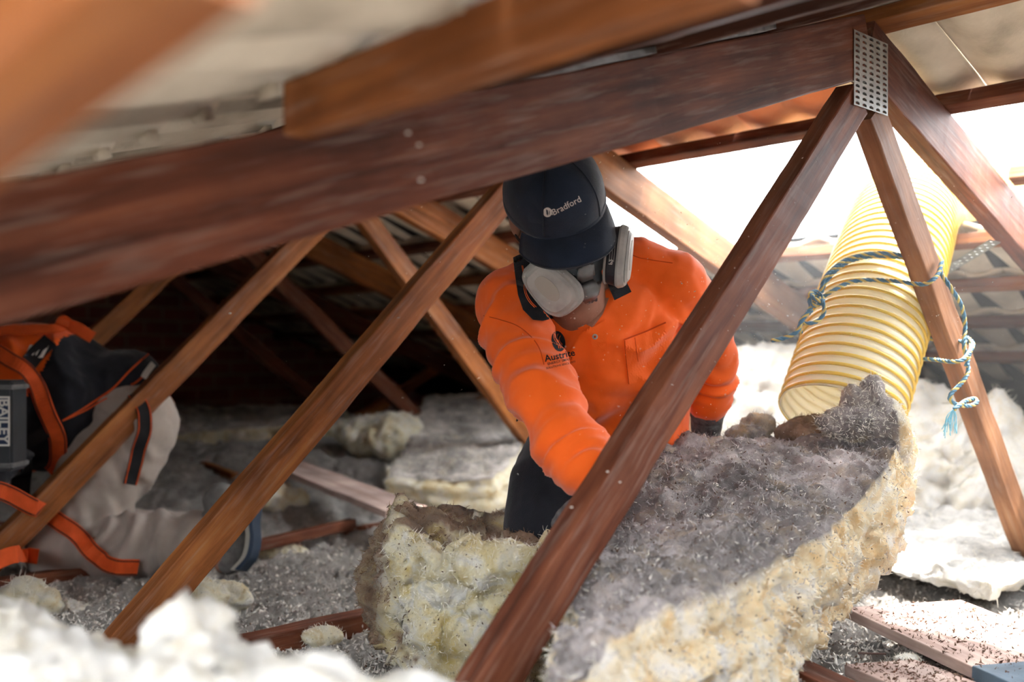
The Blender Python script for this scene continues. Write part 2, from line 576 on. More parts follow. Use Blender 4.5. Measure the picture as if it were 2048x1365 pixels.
def brick_mat():
    m, t, b, N, L = nt('brick')
    set_bsdf(b, .9, .1)
    tc = N.new('ShaderNodeTexCoord')
    mp = N.new('ShaderNodeMapping'); mp.inputs['Rotation'].default_value = (math.radians(90), 0, 0)
    L.new(tc.outputs['Object'], mp.inputs[0])
    br = N.new('ShaderNodeTexBrick'); br.inputs['Scale'].default_value = 1.0
    br.inputs['Brick Width'].default_value = .23; br.inputs['Row Height'].default_value = .086; br.inputs['Mortar Size'].default_value = .008
    br.inputs['Color1'].default_value = (.34, .14, .115, 1); br.inputs['Color2'].default_value = (.22, .10, .09, 1); br.inputs['Mortar'].default_value = (.38, .26, .22, 1)
    L.new(mp.outputs[0], br.inputs['Vector'])
    L.new(br.outputs['Color'], b.inputs['Base Color'])
    bp = N.new('ShaderNodeBump'); bp.inputs['Strength'].default_value = .8; bp.inputs['Distance'].default_value = .006; bp.invert = True
    L.new(br.outputs['Fac'], bp.inputs['Height']); L.new(bp.outputs[0], b.inputs['Normal'])
    return m
M['brick'] = brick_mat()
M['sarking'] = simple('black_sarking', (.018, .018, .02), .8, .2, nscale=30, namt=.5, bump=.6, bscale=60)
M['plaster'] = simple('dusty_plaster', (.22, .20, .18), .95, .05, nscale=12, namt=.3)
M['galv'] = simple('galvanised_steel', (.30, .31, .30), .5, .5, .7, nscale=40, namt=.25)
M['strap_dull'] = simple('dull_steel', (.16, .16, .16), .6, .4, .5, nscale=40, namt=.35, bump=.5, bscale=80)
M['tape'] = simple('grey_tape', (.10, .15, .20), .35, .5, nscale=15, namt=.3, bump=.4, bscale=25)

# ------------------------------------------------------------------ room shell
def quad_obj(name, pts, mat, kind='structure', thick=0.02, sub=1):
    """a slab of real thickness behind four corners"""
    p = [Vector(q) for q in pts]
    n = (p[1] - p[0]).cross(p[3] - p[0]).normalized()
    bm = bmesh.new()
    a = [bm.verts.new(q) for q in p]; b = [bm.verts.new(q + n * thick) for q in p]
    bm.faces.new(a); bm.faces.new(b[::-1])
    for i in range(4):
        bm.faces.new((a[i], a[(i + 1) % 4], b[(i + 1) % 4], b[i]))
    o = bm_link(name, bm, mat)
    return tag(o, kind=kind)

# plaster ceiling of the rooms below = floor of the roof space
quad_obj('floor', [F3(-2.6, -3.2, -CZ), F3(-2.6, 4.2, -CZ), F3(5.3, 4.2, -CZ), F3(5.3, -3.2, -CZ)], M['plaster'], thick=-.02)
# brick gable far left: local axes along the wall for the bricks
def wall_local(name, u0, s0, s1, ztop, mat, along='s', u1=None):
    if along == 's':
        a = F3(u0, s0, -CZ); b = F3(u0, s1, -CZ)
    else:
        a = F3(u0, s0, -CZ); b = F3(u1, s0, -CZ)
    ex = (b - a).normalized(); L_ = (b - a).length
    ey = Z.cross(ex)
    bm = bmesh.new()
    vs_ = [bm.verts.new(q) for q in ((0, 0, 0), (L_, 0, 0), (L_, 0, ztop), (0, 0, ztop), (0, .1, 0), (L_, .1, 0), (L_, .1, ztop), (0, .1, ztop))]
    for q in ((0, 1, 2, 3), (7, 6, 5, 4), (0, 4, 5, 1), (1, 5, 6, 2), (2, 6, 7, 3), (3, 7, 4, 0)):
        bm.faces.new([vs_[i] for i in q])
    bmesh.ops.recalc_face_normals(bm, faces=bm.faces)
    me = bpy.data.meshes.new(name); bm.to_mesh(me); bm.free(); me.materials.append(mat)
    o = bpy.data.objects.new(name, me); COL.objects.link(o)
    Mx = Matrix((ex, ey, Z)).transposed().to_4x4(); Mx.translation = a
    o.matrix_basis = Mx
    return tag(o, kind='structure')
wall_local('wall_left', 5.1, -3.1, 3.0, 1.35, M['brick'])
wall_local('wall_back', 5.2, 2.95, 0, .62, M['sarking'], along='u', u1=-2.4)
wall_local('wall_front', .9, -2.75, 0, .52, M['sarking'], along='u', u1=5.2)

# added black sheets over the closed roof parts, blocking stray sky light
def block_sheet(name, u0, u1, s0, s1, zo=.135):
    quad_obj(name, [F3(u0, s0, chordz(s0) + zo), F3(u1, s0, chordz(s0) + zo), F3(u1, s1, chordz(s1) + zo), F3(u0, s1, chordz(s1) + zo)], M['sarking'], thick=.006)
block_sheet('ceiling', 1.45, 5.2, 0, 2.95)
block_sheet('ceiling', 1.0, 5.2, 0, -2.75)
block_sheet('ceiling', -.45, 1.0, -.02, -1.25)
block_sheet('ceiling', -2.5, -.45, -.02, -1.15)
block_sheet('ceiling', -2.5, -1.45, -1.15, -2.75)
block_sheet('ceiling', -1.35, 1.0, -2.35, -2.75)
block_sheet('ceiling', -2.5, -1.25, 0, 2.95)
block_sheet('ceiling', -1.25, 1.45, 1.0, 2.95)
wall_local('wall_right', -2.5, -3.1, 3.0, 1.35, M['brick'])
wall_local('wall_front', -2.5, -2.75, 0, .52, M['sarking'], along='u', u1=.9)

# ------------------------------------------------------------------ trusses
def plate_geo(u, s0, s1, zb, zt, nx, nz):
    """punched nail plate: a sheet with rows of slots, each with its raised lip"""
    v = []; f = []
    def P(s, z, d=0): return F3(u - d, s, z)
    ds = (s1 - s0) / nx; dz = (zt - zb) / nz
    for i in range(nx):
        off = 0
        for j in range(nz):
            a = s0 + i * ds; c = zb + j * dz
            o = len(v)
            for (x, y) in ((0, 0), (1, 0), (1, 1), (0, 1)):
                v.append(P(a + ds * x, c + dz * y, .0012))
            for (x, y) in ((.22, .25), (.80, .25), (.80, .62), (.51, .80), (.22, .62)):
                v.append(P(a + ds * x, c + dz * y, .0012))
            for (x, y) in ((.22, .25), (.80, .25), (.80, .62), (.51, .80), (.22, .62)):
                v.append(P(a + ds * x, c + dz * y, -.006))
            f += [(o, o + 1, o + 5, o + 4), (o + 1, o + 2, o + 6, o + 5), (o + 2, o + 3, o + 7, o + 6), (o + 3, o, o + 4, o + 8), (o + 3, o + 8, o + 7)]
            for k in range(5):
                k2 = (k + 1) % 5
                f.append((o + 4 + k, o + 4 + k2, o + 9 + k2, o + 9 + k))
    return v, f

TR_LAB = [
    'nearest dark red truss, its thick chord crossing the picture to a punched nail plate',
    'second truss, its smooth brown web rising from the loose fill up to the cap',
    'third timber truss, its golden web rising in front of the kneeling worker in grey trousers',
    'fourth timber truss back, its brown web coming down behind the yellow wool lump',
    'farthest dim reddish timber truss standing near the brick gable wall']
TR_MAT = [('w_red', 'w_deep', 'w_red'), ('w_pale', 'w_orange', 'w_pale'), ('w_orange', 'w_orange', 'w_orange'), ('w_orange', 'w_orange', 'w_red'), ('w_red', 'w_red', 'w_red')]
RIGHT = [(.93, -.59), (.93, -.59), (.86, -.38), (1.02, -.36), (1.17, -.40)]
for k in range(5):
    u = k * SP
    rt = empty('roof_truss', F3(u, 0, -.62), TR_LAB[k], 'roof truss')
    mc, ml, mr_ = (M[x] for x in TR_MAT[k])
    hC = .120
    # top chords
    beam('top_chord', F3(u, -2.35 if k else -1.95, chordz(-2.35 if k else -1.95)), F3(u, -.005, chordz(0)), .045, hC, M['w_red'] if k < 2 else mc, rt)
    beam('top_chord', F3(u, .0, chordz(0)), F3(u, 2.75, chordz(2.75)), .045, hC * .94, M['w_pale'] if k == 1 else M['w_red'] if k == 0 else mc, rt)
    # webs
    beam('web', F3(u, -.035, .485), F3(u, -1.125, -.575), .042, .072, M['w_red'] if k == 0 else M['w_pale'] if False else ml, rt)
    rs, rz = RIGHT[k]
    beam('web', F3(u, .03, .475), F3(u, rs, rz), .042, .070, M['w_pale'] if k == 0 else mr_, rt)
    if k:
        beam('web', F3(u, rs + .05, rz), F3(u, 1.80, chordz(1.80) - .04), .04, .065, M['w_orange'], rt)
    # bottom chord
    zb = -.662 if k == 0 else -.625
    beam('bottom_chord', F3(u, -2.3, zb), F3(u, 2.7, zb), .045, .035 if k == 0 else .075, M['w_red'], rt)
    if k == 0:
        v, f = plate_geo(u - .0235, -.070, .066, .468, .612, 5, 13)
        me = np_mesh('nail_plate', [tuple(x) for x in v], f)
        link('nail_plate', me, M['galv'], rt, smooth=False)

# ------------------------------------------------------------------ battens
def batten(s, u0, u1, label, mat='w_red', dz=0.0, w=.042, h=.034, group=None):
    up = Vector((0, 0, 1)) + V * (TAN if s >= 0 else -TAN_N)
    z = chordz(s) + .063 + h / 2 + dz
    o = beam('roof_batten', F3(u0, s, z), F3(u1, s, z), w, h, M[mat], up=up.normalized())
    tag(o, label, 'roof batten', group)
    return o
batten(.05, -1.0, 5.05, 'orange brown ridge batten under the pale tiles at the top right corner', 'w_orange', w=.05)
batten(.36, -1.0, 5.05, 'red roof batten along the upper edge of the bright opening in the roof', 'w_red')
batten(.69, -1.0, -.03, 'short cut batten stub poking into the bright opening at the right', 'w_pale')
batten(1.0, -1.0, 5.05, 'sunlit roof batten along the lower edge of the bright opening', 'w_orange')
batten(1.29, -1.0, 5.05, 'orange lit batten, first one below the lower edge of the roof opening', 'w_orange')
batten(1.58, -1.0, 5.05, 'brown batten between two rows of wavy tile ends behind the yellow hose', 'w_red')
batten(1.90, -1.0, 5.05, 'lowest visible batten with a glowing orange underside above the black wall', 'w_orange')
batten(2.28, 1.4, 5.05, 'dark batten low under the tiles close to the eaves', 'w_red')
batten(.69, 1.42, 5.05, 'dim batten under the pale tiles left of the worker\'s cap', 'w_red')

# ------------------------------------------------------------------ roof tiles
def tile_mesh():
    w, l, th, n, m = .30, .40, .013, 36, 6
    v = []; f = []
    def prof(x):
        t = (x / w) % 1.0
        return .020 * (math.cos(2 * math.pi * 2 * t) * .5 + .5) ** 1.25
    for side in (0, 1):
        for j in range(m + 1):
            for i in range(n + 1):
                x = -w / 2 + (w - .003) * i / n
                y = l * j / m
                ed = .004 if (j == m) else 0
                zz = prof(x + w / 2) - ed
                v.append((x, y, zz + (th if side else 0)))
    K = (m + 1) * (n + 1)
    for side in (0, 1):
        for j in range(m):
            for i in range(n):
                a = side * K + j * (n + 1) + i
                q = (a, a + 1, a + n + 2, a + n + 1)
                f.append(q if side else q[::-1])
    for i in range(n):
        f.append((i, i + 1, K + i + 1, K + i)); a = m * (n + 1) + i
        f.append((a + 1, a, K + a, K + a + 1))
    for j in range(m):
        a = j * (n + 1); f.append((a + n + 1, a, K + a, K + a + n + 1))
        a = a + n; f.append((a, a + n + 1, K + a + n + 1, K + a))
    bm = bmesh.new()
    vv = [bm.verts.new(q) for q in v]
    for q in f: bm.faces.new([vv[i] for i in q])
    # nibs that hook on the batten and drip bars across the underside
    for x in (-.09, .06):
        r = bmesh.ops.create_cube(bm, size=1)
        bmesh.ops.scale(bm, verts=r['verts'], vec=(.03, .014, .016)); bmesh.ops.translate(bm, verts=r['verts'], vec=(x, .012, .0))
    bmesh.ops.recalc_face_normals(bm, faces=bm.faces)
    me = bpy.data.meshes.new('roof_tile'); bm.to_mesh(me); bm.free()
    me.materials.append(M['tile'])
    me.polygons.foreach_set('use_smooth', [True] * len(me.polygons))
    return me
TM = tile_mesh()
tile_src = None
def put_tile(u, s_head, label, group, clay=0.0, jit=0.0):
    global tile_src
    far = s_head >= 0
    sl = math.atan(TAN if far else TAN_N)
    # local x across, y downslope, z up; raised tail so it lies over the next course
    if far:
        ex = -U; ey = (V * math.cos(sl) - Z * math.sin(sl))
    else:
        ex = U; ey = (-V * math.cos(sl) - Z * math.sin(sl))
    ez = ex.cross(ey)
    tl = math.radians(2.6 + jit * random.uniform(-.6, .6))
    ey2 = ey * math.cos(tl) + ez * math.sin(tl); ez2 = ex.cross(ey2)
    z = chordz(s_head) + .063 + .034 + .004
    p = F3(u, s_head, z)
    Mx = Matrix((ex, ey2, ez2)).transposed().to_4x4(); Mx.translation = p
    if jit: Mx = Mx @ Matrix.Rotation(random.uniform(-.01, .01) * jit, 4, 'Z')
    if tile_src is None:
        o = bpy.data.objects.new('roof_tile', TM); tile_src = o
    else:
        o = tile_src.copy()
    COL.objects.link(o)
    o.matrix_basis = Mx
    o['clay'] = float(clay)
    tag(o, label, 'roof tile', group)
    return o
GR = {0: ('pale cream tile in the top course under the ridge, seen from below', 'tiles of the top course'),
      1: ('tile with bare orange patches in the course just above the bright opening', 'tiles just above the opening')}
# far slope: s of each head
heads = [.045, .345, .675, .99, 1.28, 1.57, 1.89]
for ci, s in enumerate(heads):
    i = 0
    for i in range(-3, 17):
        u = i * .30 + .07
        hole = (ci == 1 and u < 1.42) or (ci == 2 and u < 1.42)
        if hole: continue
        if u > 1.5:
            lab, g = 'dim pale tile on the closed far slope left of the cap, seen from below', 'tiles of the closed far slope'
        elif ci == 0:
            lab, g = 'pale tile with orange patches in the course between the ridge and the bright opening', 'tiles above the opening'
        elif ci == 3:
            lab, g = 'sunlit wavy tile at the lower edge of the bright opening', 'tiles at the lower edge of the opening'
        else:
            lab, g = 'shaded wavy tile of the low courses behind the yellow hose', 'tiles of the low courses'
        clay = (.42 if (ci == 0 and .2 < u < 1.6) else random.choice([0, 0, .1, .2]))
        put_tile(u, s, lab, g, clay, 1)
# near slope, top left of the picture and over the first truss
for ci in range(0, 6):
    s = -(.02 + ci * .325)
    for i in range(-1, 9):
        u = i * .30 - .34 + .07
        if u > 2.1 and ci < 5: continue
        if ci == 0 and u < -.1: pass
        if ci >= 3:
            lab, g = 'cream tile close overhead at the top left, seen from below and out of focus', 'cream tiles at the top left'
        else:
            lab, g = 'cream tile of the near slope above the nearest truss', 'tiles over the nearest truss'
        put_tile(u, s, lab, g, 0, 1)

# battens of the near slope
def nbatten(s, u0, u1, label, mat):
    return batten(s, u0, u1, label, mat)
nbatten(-.34, -.42, 2.2, 'dark batten on the near slope above the nearest truss, close to the ridge', 'w_dark')
nbatten(-.665, -.42, 2.2, 'dark batten on the near slope above the middle of the nearest truss', 'w_dark')
nbatten(-.99, -.55, 2.4, 'black batten under the stepped ends of the cream tiles', 'w_dark')

# the big out-of-focus orange batten crossing above the nearest chord
o = beam('roof_batten', W(598, 222, .98), W(1480, -95, .62), .035, .054, M['w_orange'])
tag(o, 'out of focus orange brown batten with a sawn left end above the thick near chord', 'roof batten')
o = beam('rafter_strut', W(-290, 330, .40), W(360, -210, .30), .05, .058, M['w_orange'])
tag(o, 'very blurred orange timber filling the top left corner, nearest of all timbers', 'timber')
# dull steel strap on top of the nearest chord
pa, pb = F3(-.022, -1.0, chordz(-1.0) + .068), F3(-.022, -.02, chordz(0) + .070)
o = beam('bracing_strap', pa, pb, .032, .010, M['strap_dull'], bev=.001)
tag(o, 'dull grey steel bracing strap lying along the top of the nearest chord', 'strap')

# perforated strap by the hose
def perf_strap():
    a, b = W(1880, 550, 2.62), W(1990, 483, 2.35)
    ex = (b - a).normalized(); n = (Vector((0, 1, 0)) - ex * ex.y).normalized(); ey = ex.cross(n)
    L_ = (b - a).length; k = 22; v = []; f = []; w = .028
    for i in range(k):
        o = len(v); dx = L_ / k
        for side in (0, 1):
            d = n * (.0015 if side else 0)
            for (x, y) in ((0, -.5), (1, -.5), (1, .5), (0, .5)):
                v.append(a + ex * (dx * (i + x)) + ey * (w * y) + d)
            yo = (.2 if i % 2 else -.2)
            for (x, y) in ((.3, yo - .12), (.7, yo - .12), (.7, yo + .12), (.3, yo + .12)):
                v.append(a + ex * (dx * (i + x)) + ey * (w * y) + d)
        for s_ in (0, 8):
            for q in range(4):
                q2 = (q + 1) % 4
                f.append((o + s_ + q, o + s_ + q2, o + s_ + 4 + q2, o + s_ + 4 + q))
        for q in range(4):
            q2 = (q + 1) % 4
            f.append((o + 4 + q, o + 4 + q2, o + 12 + q2, o + 12 + q))
    me = np_mesh('perforated_strap', [tuple(x) for x in v], f)
    return tag(link('perforated_strap', me, M['galv'], smooth=False), 'pale perforated steel strap running up to the right beside the yellow hose', 'strap')
perf_strap()


# added unseen sheet over the apex, keeping leaked sun off the slab
quad_obj('ceiling', [F3(-1.4, -.10, .735), F3(5.2, -.10, .735), F3(5.2, .12, .735), F3(-1.4, .12, .735)][::-1], M['sarking'], thick=-.01)

# ------------------------------------------------------------------ wool batts
def bilerp_grid(ctrl, nu, nv):
    """ctrl: rows x cols of Vectors -> smooth grid (nu+1) x (nv+1)"""
    rows = []
    for r in ctrl:
        pts = catmull(r, 12)
        idx = np.linspace(0, len(pts) - 1, nv + 1)
        rows.append([pts[int(i)].lerp(pts[min(len(pts) - 1, int(i) + 1)], i - int(i)) for i in idx])
    out = []
    for j in range(nv + 1):
        col = catmull([r[j] for r in rows], 12)
        idx = np.linspace(0, len(col) - 1, nu + 1)
        out.append([tuple(col[int(i)].lerp(col[min(len(col) - 1, int(i) + 1)], i - int(i))) for i in idx])
    return np.array(out).transpose(1, 0, 2)      # [nu+1, nv+1, 3]

def wool(name, top, bot, mat, res=.012, nt_=14, amp=.010, fine=.004, layers=0, parent=None, seed=0, bulge=.02, ragged=.014, dust_side=0.0, hollow=None):
    T = [[W(*q) if not isinstance(q, Vector) else q for q in r] for r in top]
    B_ = [[W(*q) if not isinstance(q, Vector) else q for q in r] for r in bot]
    Lr = max((T[0][j] - T[-1][j]).length for j in (0, -1)) * 1.2
    Lc = max((r[0] - r[-1]).length for r in T) * 1.1
    nu, nv = max(8, int(Lr / res)), max(8, int(Lc / res))
    gt, gb = bilerp_grid(T, nu, nv), bilerp_grid(B_, nu, nv)
    verts = []; dust = []
    def vid(i, j, k): return (k * (nu + 1) + i) * (nv + 1) + j
    ks = nt_
    c_mid = (gt.mean((0, 1)) + gb.mean((0, 1))) / 2
    faces = []
    index = {}
    def add(i, j, k):
        key = (i, j, k)
        if key in index: return index[key]
        t = k / ks
        p = gb[i, j] * (1 - t) + gt[i, j] * t
        edge = (i in (0, nu)) or (j in (0, nv))
        if edge and 0 < k < ks:
            c = (gt[min(max(i, 3), nu - 3), min(max(j, 3), nv - 3)] + gb[min(max(i, 3), nu - 3), min(max(j, 3), nv - 3)]) / 2
            d = p - c; d[2] = 0
            n = np.linalg.norm(d)
            if n > 1e-6:
                d /= n
                b = bulge * math.sin(math.pi * t)
                if layers: b += .008 * math.sin(t * math.pi * 2 * layers + p[0] * 6)
                p = p + d * b
        index[key] = len(verts); verts.append(p)
        dust.append(1.0 if k == ks else dust_side)
        return index[key]
    for i in range(nu):
        for j in range(nv):
            faces.append((add(i, j, ks), add(i + 1, j, ks), add(i + 1, j + 1, ks), add(i, j + 1, ks)))
            faces.append((add(i, j, 0), add(i, j + 1, 0), add(i + 1, j + 1, 0), add(i + 1, j, 0)))
    for k in range(ks):
        for i in range(nu):
            faces.append((add(i, 0, k), add(i + 1, 0, k), add(i + 1, 0, k + 1), add(i, 0, k + 1)))
            faces.append((add(i + 1, nv, k), add(i, nv, k), add(i, nv, k + 1), add(i + 1, nv, k + 1)))
        for j in range(nv):
            faces.append((add(0, j + 1, k), add(0, j, k), add(0, j, k + 1), add(0, j + 1, k + 1)))
            faces.append((add(nu, j, k), add(nu, j + 1, k), add(nu, j + 1, k + 1), add(nu, j, k + 1)))
    me = np_mesh(name, np.array(verts), np.array(faces, dtype=np.int32))
    co = get_co(me); no = get_no(me)
    seed = seed or random.randint(1, 9999)
    d = amp * fbm(co, 9, 3, seed) + fine * fbm(co, 45, 3, seed + 50) + fine * .8 * (1 - 2 * np.abs(vnoise(co, 70, seed + 9)))
    co2 = co + no * d[:, None]
    co2 += ragged * .5 * np.stack([vnoise(co, 30, seed + 1), vnoise(co, 30, seed + 2), vnoise(co, 30, seed + 3)], 1)
    set_co(me, co2)
    a = me.attributes.new('dust', 'FLOAT', 'POINT')
    a.data.foreach_set('value', np.array(dust, dtype=np.float32))
    o = link(name, me, mat, parent)
    o_me_src[name + str(len(o_me_src))] = (o, me)
    return o
o_me_src = {}

def sample(me, n, loc, cond=None):
    """random points on a mesh: positions (world), normals"""
    me.calc_loop_triangles()
    tri = np.empty(len(me.loop_triangles) * 3, dtype=np.int32); me.loop_triangles.foreach_get('vertices', tri); tri = tri.reshape(-1, 3)
    co = get_co(me) + np.array(loc)
    a, b, c = co[tri[:, 0]], co[tri[:, 1]], co[tri[:, 2]]
    cr = np.cross(b - a, c - a); ar = np.linalg.norm(cr, axis=1) / 2
    nn = cr / (ar[:, None] * 2 + 1e-12)
    w = ar.copy()
    if cond is not None: w = w * cond((a + b + c) / 3, nn)
    w /= w.sum()
    t = RNG.choice(len(tri), n, p=w)
    r1 = np.sqrt(RNG.random(n))[:, None]; r2 = RNG.random(n)[:, None]
    return a[t] * (1 - r1) + b[t] * (r1 * (1 - r2)) + c[t] * (r1 * r2), nn[t]

def strands(name, pos, nor, length, width, mat, parent=None, curl=.9, along=None):
    """short curved fibres as thin double-edged ribbons, one object"""
    n = len(pos); S = 4
    d = nor + curl * RNG.normal(size=(n, 3)) * .6
    d /= np.linalg.norm(d, axis=1)[:, None]
    bend = RNG.normal(size=(n, 3)); bend -= (bend * d).sum(1)[:, None] * d
    bend /= np.linalg.norm(bend, axis=1)[:, None] + 1e-9
    side = np.cross(d, bend)
    L_ = length * (.4 + 1.0 * RNG.random(n))[:, None]
    k = RNG.uniform(.5, 1.6, n)[:, None]
    v = np.empty((n, (S + 1) * 2, 3))
    for i in range(S + 1):
        t = i / S
        c = pos + d * L_ * t * (1 - .25 * t * k) + bend * L_ * k * .55 * t * t
        w = width * (1 - .7 * t)
        v[:, 2 * i] = c - side * w; v[:, 2 * i + 1] = c + side * w
    f = np.empty((n, S, 4), dtype=np.int32)
    base = (np.arange(n) * (S + 1) * 2)
    for i in range(S):
        f[:, i, 0] = base + 2 * i; f[:, i, 1] = base + 2 * i + 1; f[:, i, 2] = base + 2 * i + 3; f[:, i, 3] = base + 2 * i + 2
    me = np_mesh(name, v.reshape(-1, 3), f.reshape(-1, 4))
    o = link(name, me, mat, parent, smooth=False)
    o['kind'] = 'stuff'
    return o

def flakes(name, pos, size, mat, parent=None, stuff=True, stretch=1.6):
    """little irregular crumbs: squashed tetra-like solids, one object"""
    n = len(pos)
    base = np.array([(1, 0, 0), (-.5, .8, 0), (-.5, -.8, 0), (.1, 0, .8), (0, .1, -.5)])
    fc = np.array([(0, 1, 3), (1, 2, 3), (2, 0, 3), (1, 0, 4), (2, 1, 4), (0, 2, 4)], dtype=np.int32)
    s = size * (.35 + RNG.random(n) ** 2 * 1.4)
    q = RNG.normal(size=(n, 4)); q /= np.linalg.norm(q, axis=1)[:, None]
    w, x, y, z = q.T
    R = np.stack([1 - 2 * (y * y + z * z), 2 * (x * y - z * w), 2 * (x * z + y * w), 2 * (x * y + z * w), 1 - 2 * (x * x + z * z), 2 * (y * z - x * w), 2 * (x * z - y * w), 2 * (y * z + x * w), 1 - 2 * (x * x + y * y)], 1).reshape(n, 3, 3)
    b = base[None] * (1 + .5 * RNG.normal(size=(n, 5, 3)) * .5) * np.array([stretch, .8, .5])
    v = np.einsum('nij,nkj->nki', R, b * s[:, None, None]) + pos[:, None, :]
    f = fc[None] + (np.arange(n) * 5)[:, None, None]
    me = np_mesh(name, v.reshape(-1, 3), f.reshape(-1, 3).astype(np.int32))
    o = link(name, me, mat, parent, smooth=False)
    if stuff: o['kind'] = 'stuff'
    return o

# --- the large slab the worker pushes towards the hose
slab = wool('insulation_batt',
    [[(1440, 885, 2.22), (1600, 878, 2.18), (1800, 842, 2.08)],
     [(1318, 905, 2.0), (1520, 925, 1.95), (1775, 930, 1.9)],
     [(1225, 1010, 1.78), (1450, 1010, 1.75), (1665, 1050, 1.7)],
     [(1175, 1130, 1.53), (1320, 1100, 1.5), (1500, 1150, 1.45)],
     [(1150, 1240, 1.37), (1200, 1225, 1.34), (1300, 1240, 1.28)],
     [(1112, 1345, 1.16), (1125, 1342, 1.14), (1150, 1345, 1.12)],
     [(1095, 1480, 1.04), (1105, 1475, 1.02), (1120, 1470, 1.0)]],
    [[(1470, 1060, 2.25), (1620, 1050, 2.2), (1822, 1010, 2.1)],
     [(1330, 1100, 2.05), (1520, 1120, 2.0), (1785, 1130, 1.95)],
     [(1240, 1220, 1.82), (1450, 1240, 1.8), (1705, 1225, 1.8)],
     [(1185, 1350, 1.57), (1350, 1350, 1.55), (1625, 1310, 1.62)],
     [(1160, 1480, 1.42), (1300, 1480, 1.4), (1560, 1400, 1.42)],
     [(1130, 1590, 1.22), (1250, 1590, 1.2), (1440, 1500, 1.26)],
     [(1110, 1700, 1.1), (1180, 1690, 1.08), (1300, 1620, 1.15)]],
    M['glass_big'], res=.0075, nt_=26, amp=.019, fine=.008, bulge=.022, seed=41, dust_side=.0)
tag(slab, 'large thick wool slab with a dirty grey top and cream side under the yellow hose', 'insulation')
P_, N_ = sample(slab.data, 9000, WL[slab.name], lambda c, n: (n[:, 2] > .35) * (c[:, 1] > 1.0))
strands('dirt_fibres', P_, N_, .010, .0007, M['fibre_grey'], slab, curl=1.3)
P_, N_ = sample(slab.data, 7000, WL[slab.name], lambda c, n: (n[:, 2] < .45) * (n[:, 2] > -.6))
strands('wool_fibres', P_, N_, .011, .0006, M['fibre_light'], slab, curl=1.3)
P_, N_ = sample(slab.data, 2600, WL[slab.name], lambda c, n: (n[:, 2] > .3) + .05 * (n[:, 2] < .3))
flakes('dirt_crumbs', P_ + N_ * .001, .0019, M['flake_dark'], slab)
P_, N_ = sample(slab.data, 900, WL[slab.name], lambda c, n: (n[:, 2] > .3) * 1.0)
flakes('fluff_crumbs', P_ + N_ * .002, .0024, M['flake'], slab)
# curled corner standing up against the hose mouth
def lump(name, blobs, mat, label=None, cat=None, parent=None, voxel=.007, amp=.008, fine=.004, dustf=None, seed=3, n_str=0, smat=None, slen=.010):
    parts = []
    for (c, r, *rest) in blobs:
        c = W(*c) if not isinstance(c, Vector) else c
        ax = rest[0] if rest else (Vector((1, 0, 0)), Vector((0, 1, 0)), Z)
        parts.append(ell_geo(c, ax, r if isinstance(r, tuple) else (r, r, r)))
    me = fuse(name, parts, voxel, 5)
    co = get_co(me); no = get_no(me)
    co2 = co + no * (amp * fbm(co, 14, 3, seed) + fine * fbm(co, 60, 3, seed + 4) + fine * (1 - 2 * np.abs(vnoise(co, 75, seed + 9))))[:, None]
    set_co(me, co2)
    a = me.attributes.new('dust', 'FLOAT', 'POINT')
    dd = dustf(co, no) if dustf else np.zeros(len(co))
    a.data.foreach_set('value', dd.astype(np.float32))
    o = link(name, me, mat, parent)
    if n_str:
        P2, N2 = sample(me, n_str, WL[o.name])
        strands('wool_fibres' if parent is None else 'flap_fibres', P2, N2, slen, .0006, smat or M['fibre_light'], o if parent is None else parent, curl=1.3)
    if label: tag(o, label, cat)
    return o
def tilt_axes(d):
    d = Vector(d).normalized(); a = d.cross(Vector((0, 1, 0))).normalized(); return (a, d.cross(a), d)
lump('curled_corner', [((1748, 800, 2.06), (.030, .022, .050)), ((1720, 815, 2.06), (.05, .022, .034), tilt_axes((.6, 0, .6))), ((1690, 845, 2.05), (.065, .03, .03)), ((1765, 850, 2.06), (.055, .035, .06)),
     ((1790, 880, 2.05), (.035, .04, .07))], M['glass_big'], parent=slab, dustf=lambda c, n: np.clip(-n[:, 1] * .4 + .75 - (c[:, 0] > .785) * .9, 0, 1), seed=8, n_str=2500, smat=M['fibre_light'])
lump('torn_edge', [((1490, 872, 2.2), (.05, .04, .028)), ((1510, 850, 2.22), (.035, .03, .022)), ((1400, 888, 2.1), (.07, .03, .014)), ((1330, 905, 2.05), (.05, .03, .012))], M['glass_big'], parent=slab,
     dustf=lambda c, n: np.full(len(c), .75), seed=12, n_str=900, smat=M['fibre_grey'])
lump('wool_tuft', [((1335, 950, 1.9), (.022, .015, .013)), ((1355, 940, 1.9), (.014, .012, .010)), ((1315, 955, 1.88), (.012, .01, .008))], M['glass_white'],
     parent=slab, voxel=.003, amp=.003, fine=.002, n_str=300, slen=.007)

